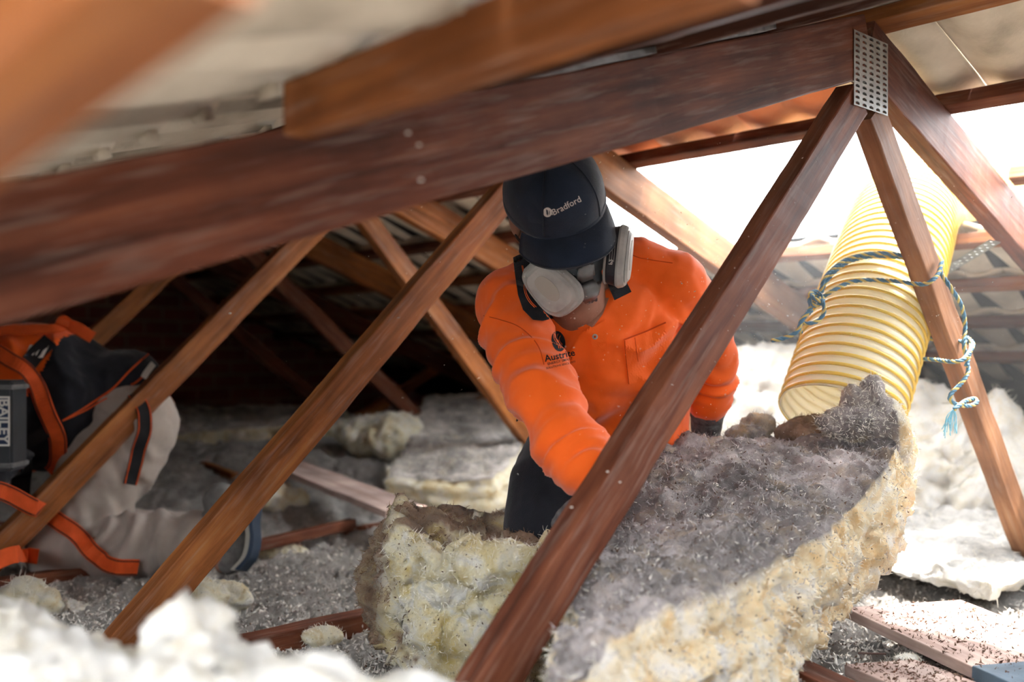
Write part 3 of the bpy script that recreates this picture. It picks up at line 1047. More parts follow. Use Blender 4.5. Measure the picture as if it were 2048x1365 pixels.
# --- torn folded batt in front, left of the big web
torn = wool('insulation_batt',
    [[(768, 1008, 1.98), (865, 1004, 2.02), (985, 1030, 2.02), (1110, 1032, 2.0)],
     [(772, 1018, 1.92), (880, 1045, 1.94), (990, 1100, 1.92), (1110, 1065, 1.93)],
     [(785, 1030, 1.85), (905, 1115, 1.84), (1000, 1160, 1.82), (1110, 1095, 1.85)],
     [(805, 1062, 1.77), (885, 1078, 1.75), (985, 1106, 1.72), (1110, 1080, 1.75)],
     [(800, 1085, 1.72), (890, 1110, 1.69), (985, 1125, 1.66), (1100, 1100, 1.70)]],
    [[(735, 1235, 2.02), (865, 1240, 2.05), (985, 1250, 2.05), (1110, 1260, 2.02)],
     [(735, 1270, 1.96), (865, 1280, 1.98), (985, 1290, 1.97), (1110, 1290, 1.95)],
     [(745, 1300, 1.90), (865, 1320, 1.90), (985, 1330, 1.90), (1100, 1330, 1.88)],
     [(765, 1330, 1.84), (865, 1360, 1.82), (975, 1370, 1.80), (1080, 1370, 1.80)],
     [(785, 1350, 1.80), (865, 1385, 1.77), (960, 1400, 1.74), (1050, 1400, 1.74)]],
    M['glass_torn'], res=.0065, nt_=34, amp=.036, fine=.008, bulge=.012, seed=77, ragged=.03)
at = torn.data.attributes['dust']
c_ = get_co(torn.data) + np.array(WL[torn.name]); n_ = get_no(torn.data)
dv = np.clip((n_[:, 2] - .10) * 1.8, 0, 1) * (c_[:, 1] > 1.765) + np.clip(1 - (c_[:, 0] + .268) * 22, 0, 1) * .85
at.data.foreach_set('value', np.clip(dv, 0, 1).astype(np.float32))
tag(torn, 'torn folded wool batt with a brown hollow top and ragged white yellow front', 'insulation')
P_, N_ = sample(torn.data, 6500, WL[torn.name], lambda c, n: (c[:, 0] > -.235) * ((c[:, 1] < 1.76) | (n[:, 2] < 0)) * 1.0)
strands('wool_fibres', P_, N_, .011, .0006, M['fibre_light'], torn, curl=1.3)
P_, N_ = sample(torn.data, 4500, WL[torn.name], lambda c, n: ((n[:, 2] > .3) * (c[:, 1] > 1.78)) + (c[:, 0] < -.24) * 1.0)
strands('dirt_fibres', P_, N_, .010, .0007, M['fibre_brown'], torn, curl=1.3)
P_, N_ = sample(torn.data, 1600, WL[torn.name], lambda c, n: ((n[:, 2] > .2) * 1.0 + .25))
flakes('dirt_crumbs', P_ + N_ * .001, .0019, M['flake_dark'], torn)

# --- batts lying behind
def back_batt(label, top, bot, mat='glass_back', layers=0, seed=1, res=.018, nstr=1800, **k):
    o = wool('insulation_batt', top, bot, M[mat], res=res, nt_=14, amp=.016, fine=.006, layers=layers, seed=seed, **k)
    tag(o, label, 'insulation')
    if nstr:
        P2, N2 = sample(o.data, nstr, WL[o.name])
        strands('wool_fibres', P2, N2, .016, .0012, M['fibre_light'], o, curl=1.2)
    return o
back_batt('dusty topped cream batt with a layered cut end, beside the worker\'s black trousers',
    [[(835, 868, 4.1), (930, 872, 4.05), (1050, 868, 4.0)], [(805, 905, 3.8), (920, 905, 3.75), (1035, 905, 3.7)], [(772, 955, 3.5), (880, 962, 3.47), (985, 957, 3.42), ]],
    [[(835, 950, 4.1), (930, 950, 4.05), (1050, 950, 4.0)], [(805, 985, 3.8), (920, 985, 3.75), (1035, 985, 3.7)], [(782, 1012, 3.5), (880, 1022, 3.47), (1005, 1022, 3.42)]],
    layers=2, seed=21, bulge=.012, nstr=3000)
back_batt('dusty grey batt lying farther back, above the batt with the layered cut end',
    [[(850, 792, 5.0), (940, 786, 5.0), (1060, 790, 5.0)], [(838, 830, 4.6), (940, 825, 4.6), (1060, 830, 4.6)], [(825, 868, 4.2), (940, 872, 4.2), (1060, 868, 4.2)]],
    [[(850, 880, 5.0), (940, 880, 5.0), (1060, 880, 5.0)], [(838, 910, 4.6), (940, 910, 4.6), (1060, 910, 4.6)], [(825, 945, 4.2), (940, 945, 4.2), (1060, 945, 4.2)]], seed=22)
back_batt('long low batt with a yellowish edge in front of the brick wall',
    [[(330, 812, 5.4), (500, 812, 5.4), (690, 818, 5.3)], [(330, 838, 5.0), (500, 835, 5.0), (690, 835, 4.9)], [(345, 868, 4.6), (520, 855, 4.6), (692, 850, 4.6)]],
    [[(330, 890, 5.4), (500, 890, 5.4), (690, 880, 5.3)], [(330, 900, 5.0), (500, 900, 5.0), (690, 895, 4.9)], [(345, 902, 4.7), (520, 905, 4.7), (692, 890, 4.7)]], seed=23)
lump('wool_lump', [((735, 872, 4.25), (.12, .10, .085)), ((790, 875, 4.2), (.10, .09, .09)), ((700, 862, 4.3), (.06, .06, .05)), ((800, 855, 4.3), (.08, .08, .06))], M['glass_back'],
     'crumpled yellow and white wool lump at the foot of a brown web', 'insulation', voxel=.014, amp=.03, fine=.01, dustf=lambda c, n: np.clip(n[:, 2] * 1.2 - .5, 0, 1), n_str=1500, slen=.02)
# sunlit batts under the eaves on the right
def stand_batt(label, pts, Y, th, drop, seed, mat='glass_white'):
    top = [[(x, y, Y + dy) for (x, y, dy) in pts], [(x, y + 4, Y + dy - th) for (x, y, dy) in pts]]
    bot = [[(x, y + drop, Y + dy) for (x, y, dy) in pts], [(x, y + drop, Y + dy - th * 1.8) for (x, y, dy) in pts]]
    top.insert(1, [(x, y - 4, Y + dy - th * .5) for (x, y, dy) in pts]); bot.insert(1, [(x, y + drop, Y + dy - th * .9) for (x, y, dy) in pts])
    o = wool('insulation_batt', top, bot, M[mat], res=.022, nt_=24, amp=.03, fine=.01, seed=seed, ragged=.03)
    at = o.data.attributes['dust']; at.data.foreach_set('value', np.zeros(len(o.data.vertices), dtype=np.float32))
    tag(o, label, 'insulation')
    P2, N2 = sample(o.data, 1600, WL[o.name]); strands('wool_fibres', P2, N2, .02, .0012, M['fibre_light'], o, curl=1.2)
    return o
stand_batt('white batt standing under the eaves between the worker and the yellow hose', [(1425, 702, .22), (1500, 698, .15), (1580, 706, .1), (1680, 722, .0)], 3.45, .14, 280, 31)
stand_batt('white batt standing under the eaves right of the yellow hose', [(1690, 760, .05), (1790, 762, .0), (1840, 775, -.05), (1925, 800, -.1)], 3.3, .14, 280, 32)
stand_batt('upright torn batt at the right edge behind the roped web', [(1915, 860, .0), (1965, 815, .0), (1995, 785, -.02), (2035, 830, -.05), (2080, 860, -.1)], 3.15, .12, 220, 33)
back_batt('flat white batt with a dark gap under its front edge at the right',
    [[(1640, 930, 3.5), (1850, 930, 3.5), (2150, 950, 3.3)], [(1660, 1020, 3.0), (1850, 1020, 2.95), (2150, 1040, 2.85)], [(1740, 1108, 2.6), (1880, 1128, 2.45), (2000, 1150, 2.35)]],
    [[(1640, 1020, 3.5), (1850, 1020, 3.5), (2150, 1040, 3.3)], [(1660, 1080, 3.0), (1850, 1090, 2.95), (2150, 1110, 2.85)], [(1740, 1140, 2.55), (1880, 1176, 2.42), (1990, 1198, 2.32)]], mat='glass_white', seed=34, res=.018)
# bright blurred wool at the lower left, close to the camera
near = wool('insulation_batt',
    [[(-160, 1190, 1.05), (20, 1196, 1.02), (110, 1228, 1.0), (200, 1268, .99), (268, 1322, .98), (315, 1236, .97), (400, 1200, .96), (448, 1215, .96), (470, 1292, .96), (640, 1315, .94), (850, 1362, .92), (960, 1420, .9)],
     [(-160, 1230, .95), (20, 1240, .93), (110, 1270, .92), (200, 1300, .91), (268, 1335, .90), (315, 1290, .89), (400, 1270, .89), (448, 1285, .89), (470, 1320, .88), (640, 1340, .87), (850, 1395, .85), (960, 1450, .84)],
     [(-160, 1330, .86), (20, 1340, .84), (110, 1340, .83), (200, 1350, .82), (268, 1370, .81), (315, 1360, .80), (400, 1360, .80), (448, 1365, .80), (470, 1370, .79), (640, 1400, .78), (850, 1450, .77), (960, 1500, .76)],
     [(-160, 1500, .78), (20, 1500, .76), (110, 1500, .75), (200, 1500, .74), (268, 1500, .73), (315, 1500, .73), (400, 1500, .72), (448, 1500, .72), (470, 1500, .72), (640, 1530, .71), (850, 1560, .70), (960, 1600, .70)]],
    [[(x, 1800, 1.06) for x in (-160, 20, 110, 200, 268, 315, 400, 448, 470, 640, 850, 960)],
     [(x, 1900, .97) for x in (-160, 20, 110, 200, 268, 315, 400, 448, 470, 640, 850, 960)],
     [(x, 2000, .90) for x in (-160, 20, 110, 200, 268, 315, 400, 448, 470, 640, 850, 960)],
     [(x, 2150, .84) for x in (-160, 20, 110, 200, 268, 315, 400, 448, 470, 640, 850, 960)]],
    M['glass_white'], res=.010, nt_=16, amp=.022, fine=.008, seed=55, ragged=.02)
near.data.attributes['dust'].data.foreach_set('value', np.zeros(len(near.data.vertices), dtype=np.float32))
tag(near, 'bright white wool heap out of focus along the lower left edge', 'insulation')

# ------------------------------------------------------------------ loose grey fill between the joists
def fill_height(x, y):
    h = -.632 + .20 * np.clip((y - 3.2) / 1.2, 0, 1) + 0 * x
    return h
gx = np.linspace(-2.7, 3.4, 470); gy = np.concatenate([np.linspace(.9, 3.4, 250), np.linspace(3.41, 6.6, 110)])
XX, YY = np.meshgrid(gx, gy)
co = np.stack([XX.ravel(), YY.ravel(), np.zeros(XX.size)], 1)
hh = fill_height(co[:, 0], co[:, 1])
hh = hh + .016 * fbm(co, 5, 3, 5) + .015 * fbm(co, 22, 3, 9) + .016 * np.abs(fbm(co, 48, 3, 13, .6))
co[:, 2] = CZ + hh
ny, nx = XX.shape
idx = np.arange(nx * ny).reshape(ny, nx)
fc = np.stack([idx[:-1, :-1].ravel(), idx[:-1, 1:].ravel(), idx[1:, 1:].ravel(), idx[1:, :-1].ravel()], 1).astype(np.int32)
_d = co[:, :2] - np.array([A0.x, A0.y]); _u = _d @ np.array([U.x, U.y]); _s = _d @ np.array([V.x, V.y])
_ok = (_u < 5.08) & (_u > -2.45) & (_s < 2.93) & (_s > -2.73)
_used = np.zeros(len(co), bool); fc = fc[_ok[fc].all(1)]; _used[fc.ravel()] = True
_mp = np.cumsum(_used) - 1; co = co[_used]; fc = _mp[fc].astype(np.int32)
me = np_mesh('loose_fill', co, fc)
a = me.attributes.new('dust', 'FLOAT', 'POINT')
a.data.foreach_set('value', np.clip(.15 + .5 * fbm(co, 3, 3, 31), 0, .6).astype(np.float32))
fill = link('loose_fill', me, M['fluff'])
tag(fill, 'grey shredded loose fill covering the ceiling between the joists', 'insulation', kind='stuff')
FILL = bvh_of(me)          # local coordinates
def ground(x, y):
    l = WL[fill.name]
    h = FILL.ray_cast(Vector((x - l.x, y - l.y, 5)), Vector((0, 0, -1)))
    return h[0].z + l.z if h[0] is not None else CZ - .63
P_, N_ = sample(me, 52000, WL[fill.name], lambda c, n: np.clip(3.6 - c[:, 1], 0.04, 2) * (np.abs(c[:, 0]) < c[:, 1] * .6) )
flakes('fill_crumbs', P_ + np.array([0, 0, .002]), .0048, M['flake'], fill)
P_, N_ = sample(me, 26000, WL[fill.name], lambda c, n: np.clip(3.2 - c[:, 1], 0.03, 2) * (np.abs(c[:, 0]) < c[:, 1] * .6))
flakes('dark_crumbs', P_ + np.array([0, 0, .001]), .0026, M['flake_dark'], fill)
P_, N_ = sample(me, 30000, WL[fill.name], lambda c, n: np.clip(3.4 - c[:, 1], 0.0, 2) * (np.abs(c[:, 0]) < c[:, 1] * .6))
strands('fill_fibres', P_, N_ * .5 + np.array([0, 0, .4]), .013, .0011, M['flake'], fill, curl=1.6)
# clods
for (px, py, Y, r, lab, mt) in [(640, 1245, 2.12, .03, 'small pale wool clod on the grey fill just left of the torn batt', 'glass_back'),
                            (415, 1170, 2.35, .065, 'dusty clod behind the smooth brown web, just left of the shoe toe', 'glass_back'),
                            (140, 1180, 2.4, .035, 'white wool scrap on the fill below the grey knee', 'glass_white'),
                            (545, 985, 3.6, .09, 'torn yellow white wool scrap beside the shoe heel', 'glass_back'),
                            (560, 1060, 3.0, .06, 'yellow wool scrap right of the shoe sole', 'glass_back'),
                            (1740, 1300, 1.86, .028, 'white wool tuft between the two planks at the lower right', 'glass_white'),
                            (1815, 1290, 1.84, .022, 'small wool tuft on the edge of the long plank', 'glass_white'),
                            (1900, 1240, 2.1, .03, 'pale yellow wool tuft lying on the long plank', 'glass_torn'),
                            (2010, 1262, 2.05, .045, 'yellow wool scrap on the long plank at the right edge', 'glass_torn'),
                            (35, 1180, 2.3, .07, 'grey dusty clod under the left edge of the picture beside the knee', 'glass_back')]:
    c = W(px, py, Y); c.z = ground(c.x, c.y) + r * .45 + (.03 if px > 1800 else 0)
    lump('wool_clod', [(c, (r, r * .8, r * .6)), (c + Vector((r * .8, .1 * r, -.1 * r)), (r * .6, r * .5, r * .45)), (c + Vector((-r * .7, -.2 * r, .1 * r)), (r * .55, r * .5, r * .4))], M[mt],
         lab, 'insulation', voxel=max(.003, r * .09), amp=r * .25, fine=r * .07, dustf=lambda q, n: np.clip(n[:, 2] * .8 - .2, 0, 1) * .7, seed=int(px), n_str=250, slen=r * .3)

# ------------------------------------------------------------------ loose planks
def plank(label, a, b, w, th, mat='w_dusty', cat='plank'):
    return tag(beam('plank', a, b, w, th, M[mat], bev=.002), label, cat)
pl = W(655, 1010, 3.6)
plank('dusty plank lying across the joists between the shoe and the torn batt', W(520, 938, 3.85) + Vector((.06, 0, .03)), W(775, 1025, 3.1) + Vector((.06, 0, .0)), .15, .022)
plank('thin red batten offcut lying on the fill under the dusty plank', W(490, 1098, 2.85), W(705, 1048, 3.2), .035, .03, 'w_red')
plank('red batten offcut lying at the back between the kneeling worker and the rear batt', W(300, 890, 4.6), W(470, 955, 3.9), .035, .03, 'w_orange')
p_a, p_b = W(1690, 1222, 2.09), W(2070, 1400, 1.565)
sd = (p_b - p_a).normalized().cross(Z) * -1
plank('long dusty plank at the lower right with grey tape round its end', p_a + sd * .14 + Z * -.005, p_b + sd * .14 + Z * -.005, .28, .022)
tp = beam('tape_band', p_a.lerp(p_b, .735) + sd * .14 + Z * -.005, p_a.lerp(p_b, .93) + sd * .14 + Z * -.005, .284, .026, M['tape'], bev=.002)
tag(tp, 'blue grey tape wrapped round the long plank at the lower right corner', 'tape')
q_a, q_b = W(1690, 1342, 1.75), W(1870, 1420, 1.50)
sd2 = (q_b - q_a).normalized().cross(Z) * -1
plank('short dusty board at the bottom right, below the long taped plank', q_a + sd2 * .07, q_b + sd2 * .07, .14, .02)
plank('red brown offcut poking out under the large wool slab at the bottom', W(1560, 1322, 1.80), W(1720, 1400, 1.62), .06, .025, 'w_red')
plank('thin dark offcut lying against the short dusty board', W(1704, 1352, 1.76) + Vector((0, -.02, .012)), W(1800, 1392, 1.62) + Vector((0, -.02, .012)), .018, .008, 'w_dark')
plank('small dark nail-like stick on the short dusty board', W(1716, 1321, 1.83) + Z * .012, W(1772, 1323, 1.82) + Z * .012, .004, .004, 'w_dark', 'stick')
# crumbs scattered over the planks
pc = []
for _ in range(1500):
    t = random.random(); s_ = random.random()
    if random.random() < .65: q = p_a.lerp(p_b, t) + sd * (.27 * s_) + Z * .008
    else: q = q_a.lerp(q_b, t) + sd2 * (.14 * s_) + Z * .012
    pc.append(tuple(q))
tag(flakes('plank_crumbs', np.array(pc), .0021, M['flake_dark'], stretch=2.2), 'dark crumbs scattered over the planks at the lower right', 'debris')
tag(flakes('plank_dirt', np.array(pc)[::3] + np.array([.004, .003, 0]), .0020, M['w_red'], stretch=2.2), 'reddish dirt specks scattered over the planks at the lower right', 'debris')

# ------------------------------------------------------------------ yellow hose
def hose_mats():
    m, t, b, N, L = nt('hose_wall')
    set_bsdf(b, .35, .4)
    b.inputs['Base Color'].default_value = (.95, .92, .80, 1)
    b.inputs['Transmission Weight'].default_value = .0
    tr = N.new('ShaderNodeBsdfTranslucent'); tr.inputs[0].default_value = (.97, .94, .82, 1)
    mix = N.new('ShaderNodeMixShader'); mix.inputs[0].default_value = .55
    out = N['Material Output']
    L.new(b.outputs[0], mix.inputs[1]); L.new(tr.outputs[0], mix.inputs[2]); L.new(mix.outputs[0], out.inputs[0])
    return m
M['hose'] = hose_mats()
M['hose_rib'] = simple('hose_rib', (.66, .45, .08), .35, .45)
hs = empty('suction_hose', W(1680, 850, 2.22), 'wide ribbed yellow hose rising from the wool slab out through the roof', 'hose')
hp = catmull([W(1678, 836, 2.20), W(1706, 745, 2.25), W(1733, 660, 2.31), W(1764, 570, 2.40), W(1792, 485, 2.52), W(1812, 425, 2.66), W(1845, 385, 2.82), W(1905, 362, 3.0), W(1990, 350, 3.2)], 40)
# resample evenly
def resample(pts, step):
    out = [pts[0].copy()]; acc = 0
    for a, b in zip(pts[:-1], pts[1:]):
        d = (b - a).length
        while acc + d >= step:
            t = (step - acc) / d
            a = a.lerp(b, t); out.append(a.copy()); d = (b - a).length; acc = 0
        acc += d
    return out
hp = resample(hp, .00275)
PITCH = .0242
RH = .131
def hose_shell():
    n = len(hp); seg = 72
    T_, N2, B2 = frames(hp, (0, 1, 0))
    v = []; f = []
    for side in (0, 1):
        for i in range(n):
            r = RH + .0012 * math.cos(2 * math.pi * i * .00275 / PITCH) - side * .003
            for k in range(seg):
                a = 2 * math.pi * k / seg
                v.append(hp[i] + N2[i] * (r * math.cos(a)) + B2[i] * (r * math.sin(a)))
    o2 = n * seg
    for side in (0, 1):
        o = side * o2
        for i in range(n - 1):
            for k in range(seg):
                k2 = (k + 1) % seg
                q = (o + i * seg + k, o + i * seg + k2, o + (i + 1) * seg + k2, o + (i + 1) * seg + k)
                f.append(q if side == 0 else q[::-1])
    for e in (0, n - 1):
        for k in range(seg):
            k2 = (k + 1) % seg
            f.append((e * seg + k, e * seg + k2, o2 + e * seg + k2, o2 + e * seg + k))
    me = np_mesh('hose_wall', np.array([tuple(x) for x in v]), np.array(f, dtype=np.int32))
    link('hose_wall', me, M['hose'], hs)
    # helical rib
    tn = 0; pts = []; nn = []; seg = 64
    total = (n - 1) * .00275; turns = total / PITCH
    K = int(turns * seg)
    for j in range(K):
        s_ = j / seg * PITCH / .00275
        i = int(s_); 
        if i >= n - 1: break
        fr = s_ - i
        c = hp[i].lerp(hp[i + 1], fr); a = 2 * math.pi * j / seg
        d = N2[i] * math.cos(a) + B2[i] * math.sin(a)
        pts.append(c + d * (RH + .0028)); nn.append((d, T_[i]))
    v = []; f = []
    m = 8
    for j, p in enumerate(pts):
        d, t_ = nn[j]
        for k in range(m):
            a = 2 * math.pi * k / m
            v.append(p + d * (.0030 * math.cos(a)) + t_ * (.0046 * math.sin(a)))
    for j in range(len(pts) - 1):
        for k in range(m):
            f.append((j * m + k, j * m + (k + 1) % m, (j + 1) * m + (k + 1) % m, (j + 1) * m + k))
    me = np_mesh('spiral_rib', np.array([tuple(x) for x in v]), np.array(f, dtype=np.int32))
    link('spiral_rib', me, M['hose_rib'], hs)
hose_shell()
# dirty wool packed in the mouth
lump('wool_plug', [((1640, 862, 2.20), (.08, .09, .035)), ((1600, 868, 2.17), (.05, .06, .025)), ((1700, 858, 2.2), (.06, .08, .035))], M['glass_torn'], 'dark dirty wool stuck in the mouth of the yellow hose', 'insulation',
     dustf=lambda c, n: np.ones(len(c)), seed=5, n_str=900, smat=M['fibre_brown'])

# ------------------------------------------------------------------ ropes
M['rope_blue'] = simple('rope_blue', (.10, .20, .28), .7, .2)
M['rope_yellow'] = simple('rope_yellow', (.55, .44, .16), .7, .2)
M['rope_light'] = simple('rope_light_blue', (.25, .55, .68), .7, .2)
def rope(name, label, lines, r=.0042):
    e = empty(name, lines[0][0], label, 'rope')
    geo = {0: [], 1: [], 2: []}
    for pts in lines:
        P2 = resample(catmull(pts, 14), .0035)
        T_, N2, B2 = frames(P2)
        for s_ in range(3):
            q = []
            for i, p in enumerate(P2):
                a = 2 * math.pi * (i * .0035 / .030 + s_ / 3)
                q.append(p + (N2[i] * math.cos(a) + B2[i] * math.sin(a)) * r * .55)
            geo[s_].append(tube_geo(q, [r * .62] * len(q), seg=7, caps=False))
    for s_, mt, nm in ((0, 'rope_blue', 'blue_strand'), (1, 'rope_yellow', 'yellow_strand'), (2, 'rope_blue', 'blue_strand')):
        v, f = join_geo(geo[s_])
        me = np_mesh(nm, v, f); link(nm, me, M[mt], e)
    return e
def R(*q): return [W(*x) for x in q]
web_u = W(1850, 568, 2.10)
rope('tie_rope', 'blue and yellow rope knotted round the yellow hose and tied to the web', [
    R((1640, 598, 2.16), (1662, 584, 2.14), (1700, 565, 2.165), (1745, 560, 2.165), (1800, 564, 2.12), (1845, 569, 2.075), (1866, 560, 2.06), (1878, 545, 2.09), (1884, 522, 2.14)),
    R((1640, 592, 2.16), (1655, 560, 2.17), (1690, 528, 2.20), (1735, 514, 2.21), (1785, 514, 2.20), (1820, 520, 2.19), (1850, 535, 2.17)),
    R((1640, 590, 2.155), (1652, 553, 2.165), (1690, 521, 2.195), (1738, 508, 2.205), (1786, 508, 2.195), (1822, 516, 2.18)),
    R((1640, 598, 2.15), (1626, 590, 2.12), (1618, 602, 2.11), (1630, 612, 2.10), (1645, 604, 2.11), (1640, 590, 2.12), (1624, 594, 2.13)),
    R((1638, 586, 2.13), (1646, 602, 2.11), (1632, 600, 2.10), (1620, 588, 2.12), (1634, 582, 2.14)),
    R((1632, 592, 2.13), (1645, 604, 2.10), (1648, 625, 2.10), (1636, 642, 2.10), (1612, 648, 2.10), (1600, 642, 2.10)),
    R((1628, 606, 2.12), (1616, 625, 2.10), (1602, 645, 2.09), (1594, 664, 2.09), (1570, 676, 2.09), (1543, 682, 2.09)),
    R((1620, 604, 2.13), (1622, 622, 2.12), (1606, 636, 2.11), (1600, 652, 2.11), (1602, 668, 2.11)),
])
e = rope('hanging_rope', 'blue and yellow rope hanging down the web with a frayed end', [
    R((1884, 522, 2.14), (1882, 545, 2.12), (1903, 578, 2.10), (1922, 610, 2.12), (1930, 650, 2.14), (1928, 690, 2.13), (1934, 722, 2.13), (1936, 745, 2.12), (1922, 768, 2.10), (1904, 786, 2.08), (1900, 800, 2.08), (1915, 810, 2.08), (1940, 812, 2.09), (1954, 805, 2.10), (1948, 798, 2.11), (1930, 803, 2.09), (1915, 814, 2.07), (1906, 820, 2.07)),
    R((1836, 718, 2.24), (1870, 720, 2.16), (1905, 724, 2.10), (1925, 720, 2.09), (1940, 703, 2.12), (1946, 688, 2.17), (1935, 676, 2.20)),
    R((1840, 684, 2.30), (1860, 680, 2.28), (1885, 678, 2.26), (1925, 684, 2.22), (1942, 690, 2.18), (1938, 712, 2.12), (1932, 735, 2.10)),
])
fr = []
for i in range(16):
    a = W(1908, 818, 2.07); x = random.uniform(1882, 1914); y = random.uniform(845, 878)
    fr.append(tube_geo(catmull([a, W((1906 + x) / 2 + random.uniform(-5, 5), 835, 2.07), W(x, y, 2.07 + random.uniform(-.01, .01))], 5), [.0009] * 11, seg=5, caps=False))
v, f = join_geo(fr); link('frayed_end', np_mesh('frayed_end', v, f), M['rope_light'], e)

# ------------------------------------------------------------------ dust in the air and on timbers
dp = []
for _ in range(1500):
    Y = random.uniform(1.5, 2.6); px = random.gauss(1450, 260); py = random.gauss(640, 170)
    if py < 250 or py > 1100: continue
    dp.append(tuple(W(px, py, Y)))
tag(flakes('airborne_dust', np.array(dp), .0011, M['glass_white'], stretch=1.5), 'fine pale dust flecks floating in the light around the worker', 'dust')
for (px, py, Y, r, wh) in [(816, 266, .95, .0045, 'topmost of the three over the middle of the near chord'), (838, 290, .95, .0042, 'middle one of the three over the near chord'), (842, 360, .95, .005, 'lowest of the three over the middle of the near chord'),
                       (460, 627, 1.6, .005, 'in front of the golden web of the third truss'), (1215, 944, 1.35, .004, 'before the nearest web at the height of the right hand'), (1240, 965, 1.33, .003, 'low on the right side of the nearest web'), (1143, 1015, 1.3, .004, 'on the left side of the nearest web, below the sleeve')]:
    c = W(px, py, Y)
    v, f = ell_geo(c, (Vector((1, 0, 0)), Vector((0, 1, 0)), Z), (r * .5, r * .4, r * .3), 8, 6)
    o = link('dust_flake', np_mesh('dust_flake', [tuple(x) for x in v], f), M['flake'])
    tag(o, 'pale dust flake, ' + wh, 'dust', 'blurred dust flakes')

# fine dust haze round the opening, also standing in for the lens glow
bm = bmesh.new(); bmesh.ops.create_icosphere(bm, subdivisions=3, radius=1)
for q in bm.verts: q.co = Vector((q.co.x * 1.15 + 1.10, q.co.y * 1.15 + 2.65, q.co.z * .66 + .72))
hz = bm_link('dust_glow_haze', bm, None, smooth=True)
mh = bpy.data.materials.new('dust_glow_haze'); mh.use_nodes = True
nn_ = mh.node_tree.nodes; ll_ = mh.node_tree.links; nn_.remove(nn_['Principled BSDF'])
vsn = nn_.new('ShaderNodeVolumeScatter'); vsn.inputs['Anisotropy'].default_value = .6
tcn = nn_.new('ShaderNodeTexCoord'); sb = nn_.new('ShaderNodeVectorMath'); sb.operation = 'SUBTRACT'; sb.inputs[1].default_value = (0, 0, .66)
mu = nn_.new('ShaderNodeVectorMath'); mu.operation = 'MULTIPLY'; mu.inputs[1].default_value = (1 / 1.15, 1 / 1.15, 1 / .66)
ln = nn_.new('ShaderNodeVectorMath'); ln.operation = 'LENGTH'
mr = nn_.new('ShaderNodeMapRange'); mr.interpolation_type = 'SMOOTHSTEP'; mr.inputs[1].default_value = .2; mr.inputs[2].default_value = 1.0; mr.inputs[3].default_value = .085; mr.inputs[4].default_value = 0
ll_.new(tcn.outputs['Object'], sb.inputs[0]); ll_.new(sb.outputs[0], mu.inputs[0]); ll_.new(mu.outputs[0], ln.inputs[0]); ll_.new(ln.outputs['Value'], mr.inputs[0]); ll_.new(mr.outputs[0], vsn.inputs['Density'])
ll_.new(vsn.outputs[0], nn_['Material Output'].inputs['Volume'])
hz.data.materials.append(mh)
tag(hz, 'dusty haze under the bright opening in the roof, also standing in for lens glow', 'haze', kind='stuff')

# ================================================================== people
X_ = Vector((1, 0, 0)); Y_ = Vector((0, 1, 0))
M['skin'] = simple('skin', (.30, .145, .095), .5, .35, nscale=25, namt=.15, bump=.2, bscale=90)
M['orange'] = simple('hivis_orange', (.86, .120, .006), .72, .2, nscale=8, namt=.08, bump=.15, bscale=900, sheen=.25)
M['orange_dk'] = simple('orange_seam', (.50, .055, .008), .8, .1)
M['black_cloth'] = simple('black_cloth', (.012, .013, .018), .85, .15, nscale=20, namt=.3, bump=.3, bscale=500, sheen=.15)
M['navy'] = simple('navy_cap_cloth', (.010, .017, .032), .8, .2, nscale=14, namt=.5, bump=.3, bscale=700, sheen=.15)
M['print_pale'] = simple('pale_embroidery', (.62, .56, .52), .8, .1)
M['print_black'] = simple('black_print', (.012, .012, .016), .7, .2)
M['mask_rubber'] = simple('mask_rubber', (.07, .085, .095), .45, .4, nscale=30, namt=.3)
M['mask_grey'] = simple('mask_light_grey', (.36, .36, .335), .5, .35, nscale=25, namt=.25)
M['mask_mid'] = simple('mask_mid_grey', (.19, .20, .20), .45, .4, nscale=30, namt=.25)
M['mask_label'] = simple('mask_label', (.02, .02, .025), .5, .3)
M['hair'] = simple('grey_hair', (.16, .14, .13), .8, .2, nscale=120, namt=.5, bump=.8, bscale=300)
M['glove'] = simple('grey_glove', (.12, .12, .125), .8, .2, nscale=60, namt=.5, bump=.6, bscale=300)
M['khaki'] = simple('khaki_trousers', (.35, .30, .265), .85, .15, nscale=10, namt=.15, bump=.25, bscale=600, sheen=.1)
M['strap_or'] = simple('orange_webbing', (.62, .085, .018), .75, .2, nscale=30, namt=.15, bump=.3, bscale=400)
M['strap_bk'] = simple('black_webbing', (.012, .012, .014), .75, .25)
M['white_pr'] = simple('white_print', (.75, .74, .70), .7, .2)
M['blue_pr'] = simple('navy_print', (.025, .045, .10), .6, .3)
M['shoe_grey'] = simple('shoe_upper', (.13, .125, .12), .75, .2, nscale=40, namt=.3)
M['shoe_sole'] = simple('shoe_sole', (.36, .34, .29), .6, .3)
M['shoe_blue'] = simple('shoe_outsole_blue', (.02, .035, .06), .6, .3)

def poly_px(px, step=6):
    """dense triangulated polygon given in picture-like flat coordinates"""
    bm = bmesh.new()
    vs_ = [bm.verts.new((x, y, 0)) for x, y in px]
    bm.faces.new(vs_)
    bmesh.ops.triangulate(bm, faces=bm.faces)
    for _ in range(6):
        le = [e for e in bm.edges if e.calc_length() > step]
        if not le: break
        bmesh.ops.subdivide_edges(bm, edges=le, cuts=1); bmesh.ops.triangulate(bm, faces=bm.faces)
    v = [q.co.copy() for q in bm.verts]; f = [tuple(q.index for q in fc.verts) for fc in bm.faces]
    bd = [e for e in bm.edges if len(e.link_faces) == 1]; edges = [(e.verts[0].index, e.verts[1].index) for e in bd]
    bm.free()
    return v, f, edges

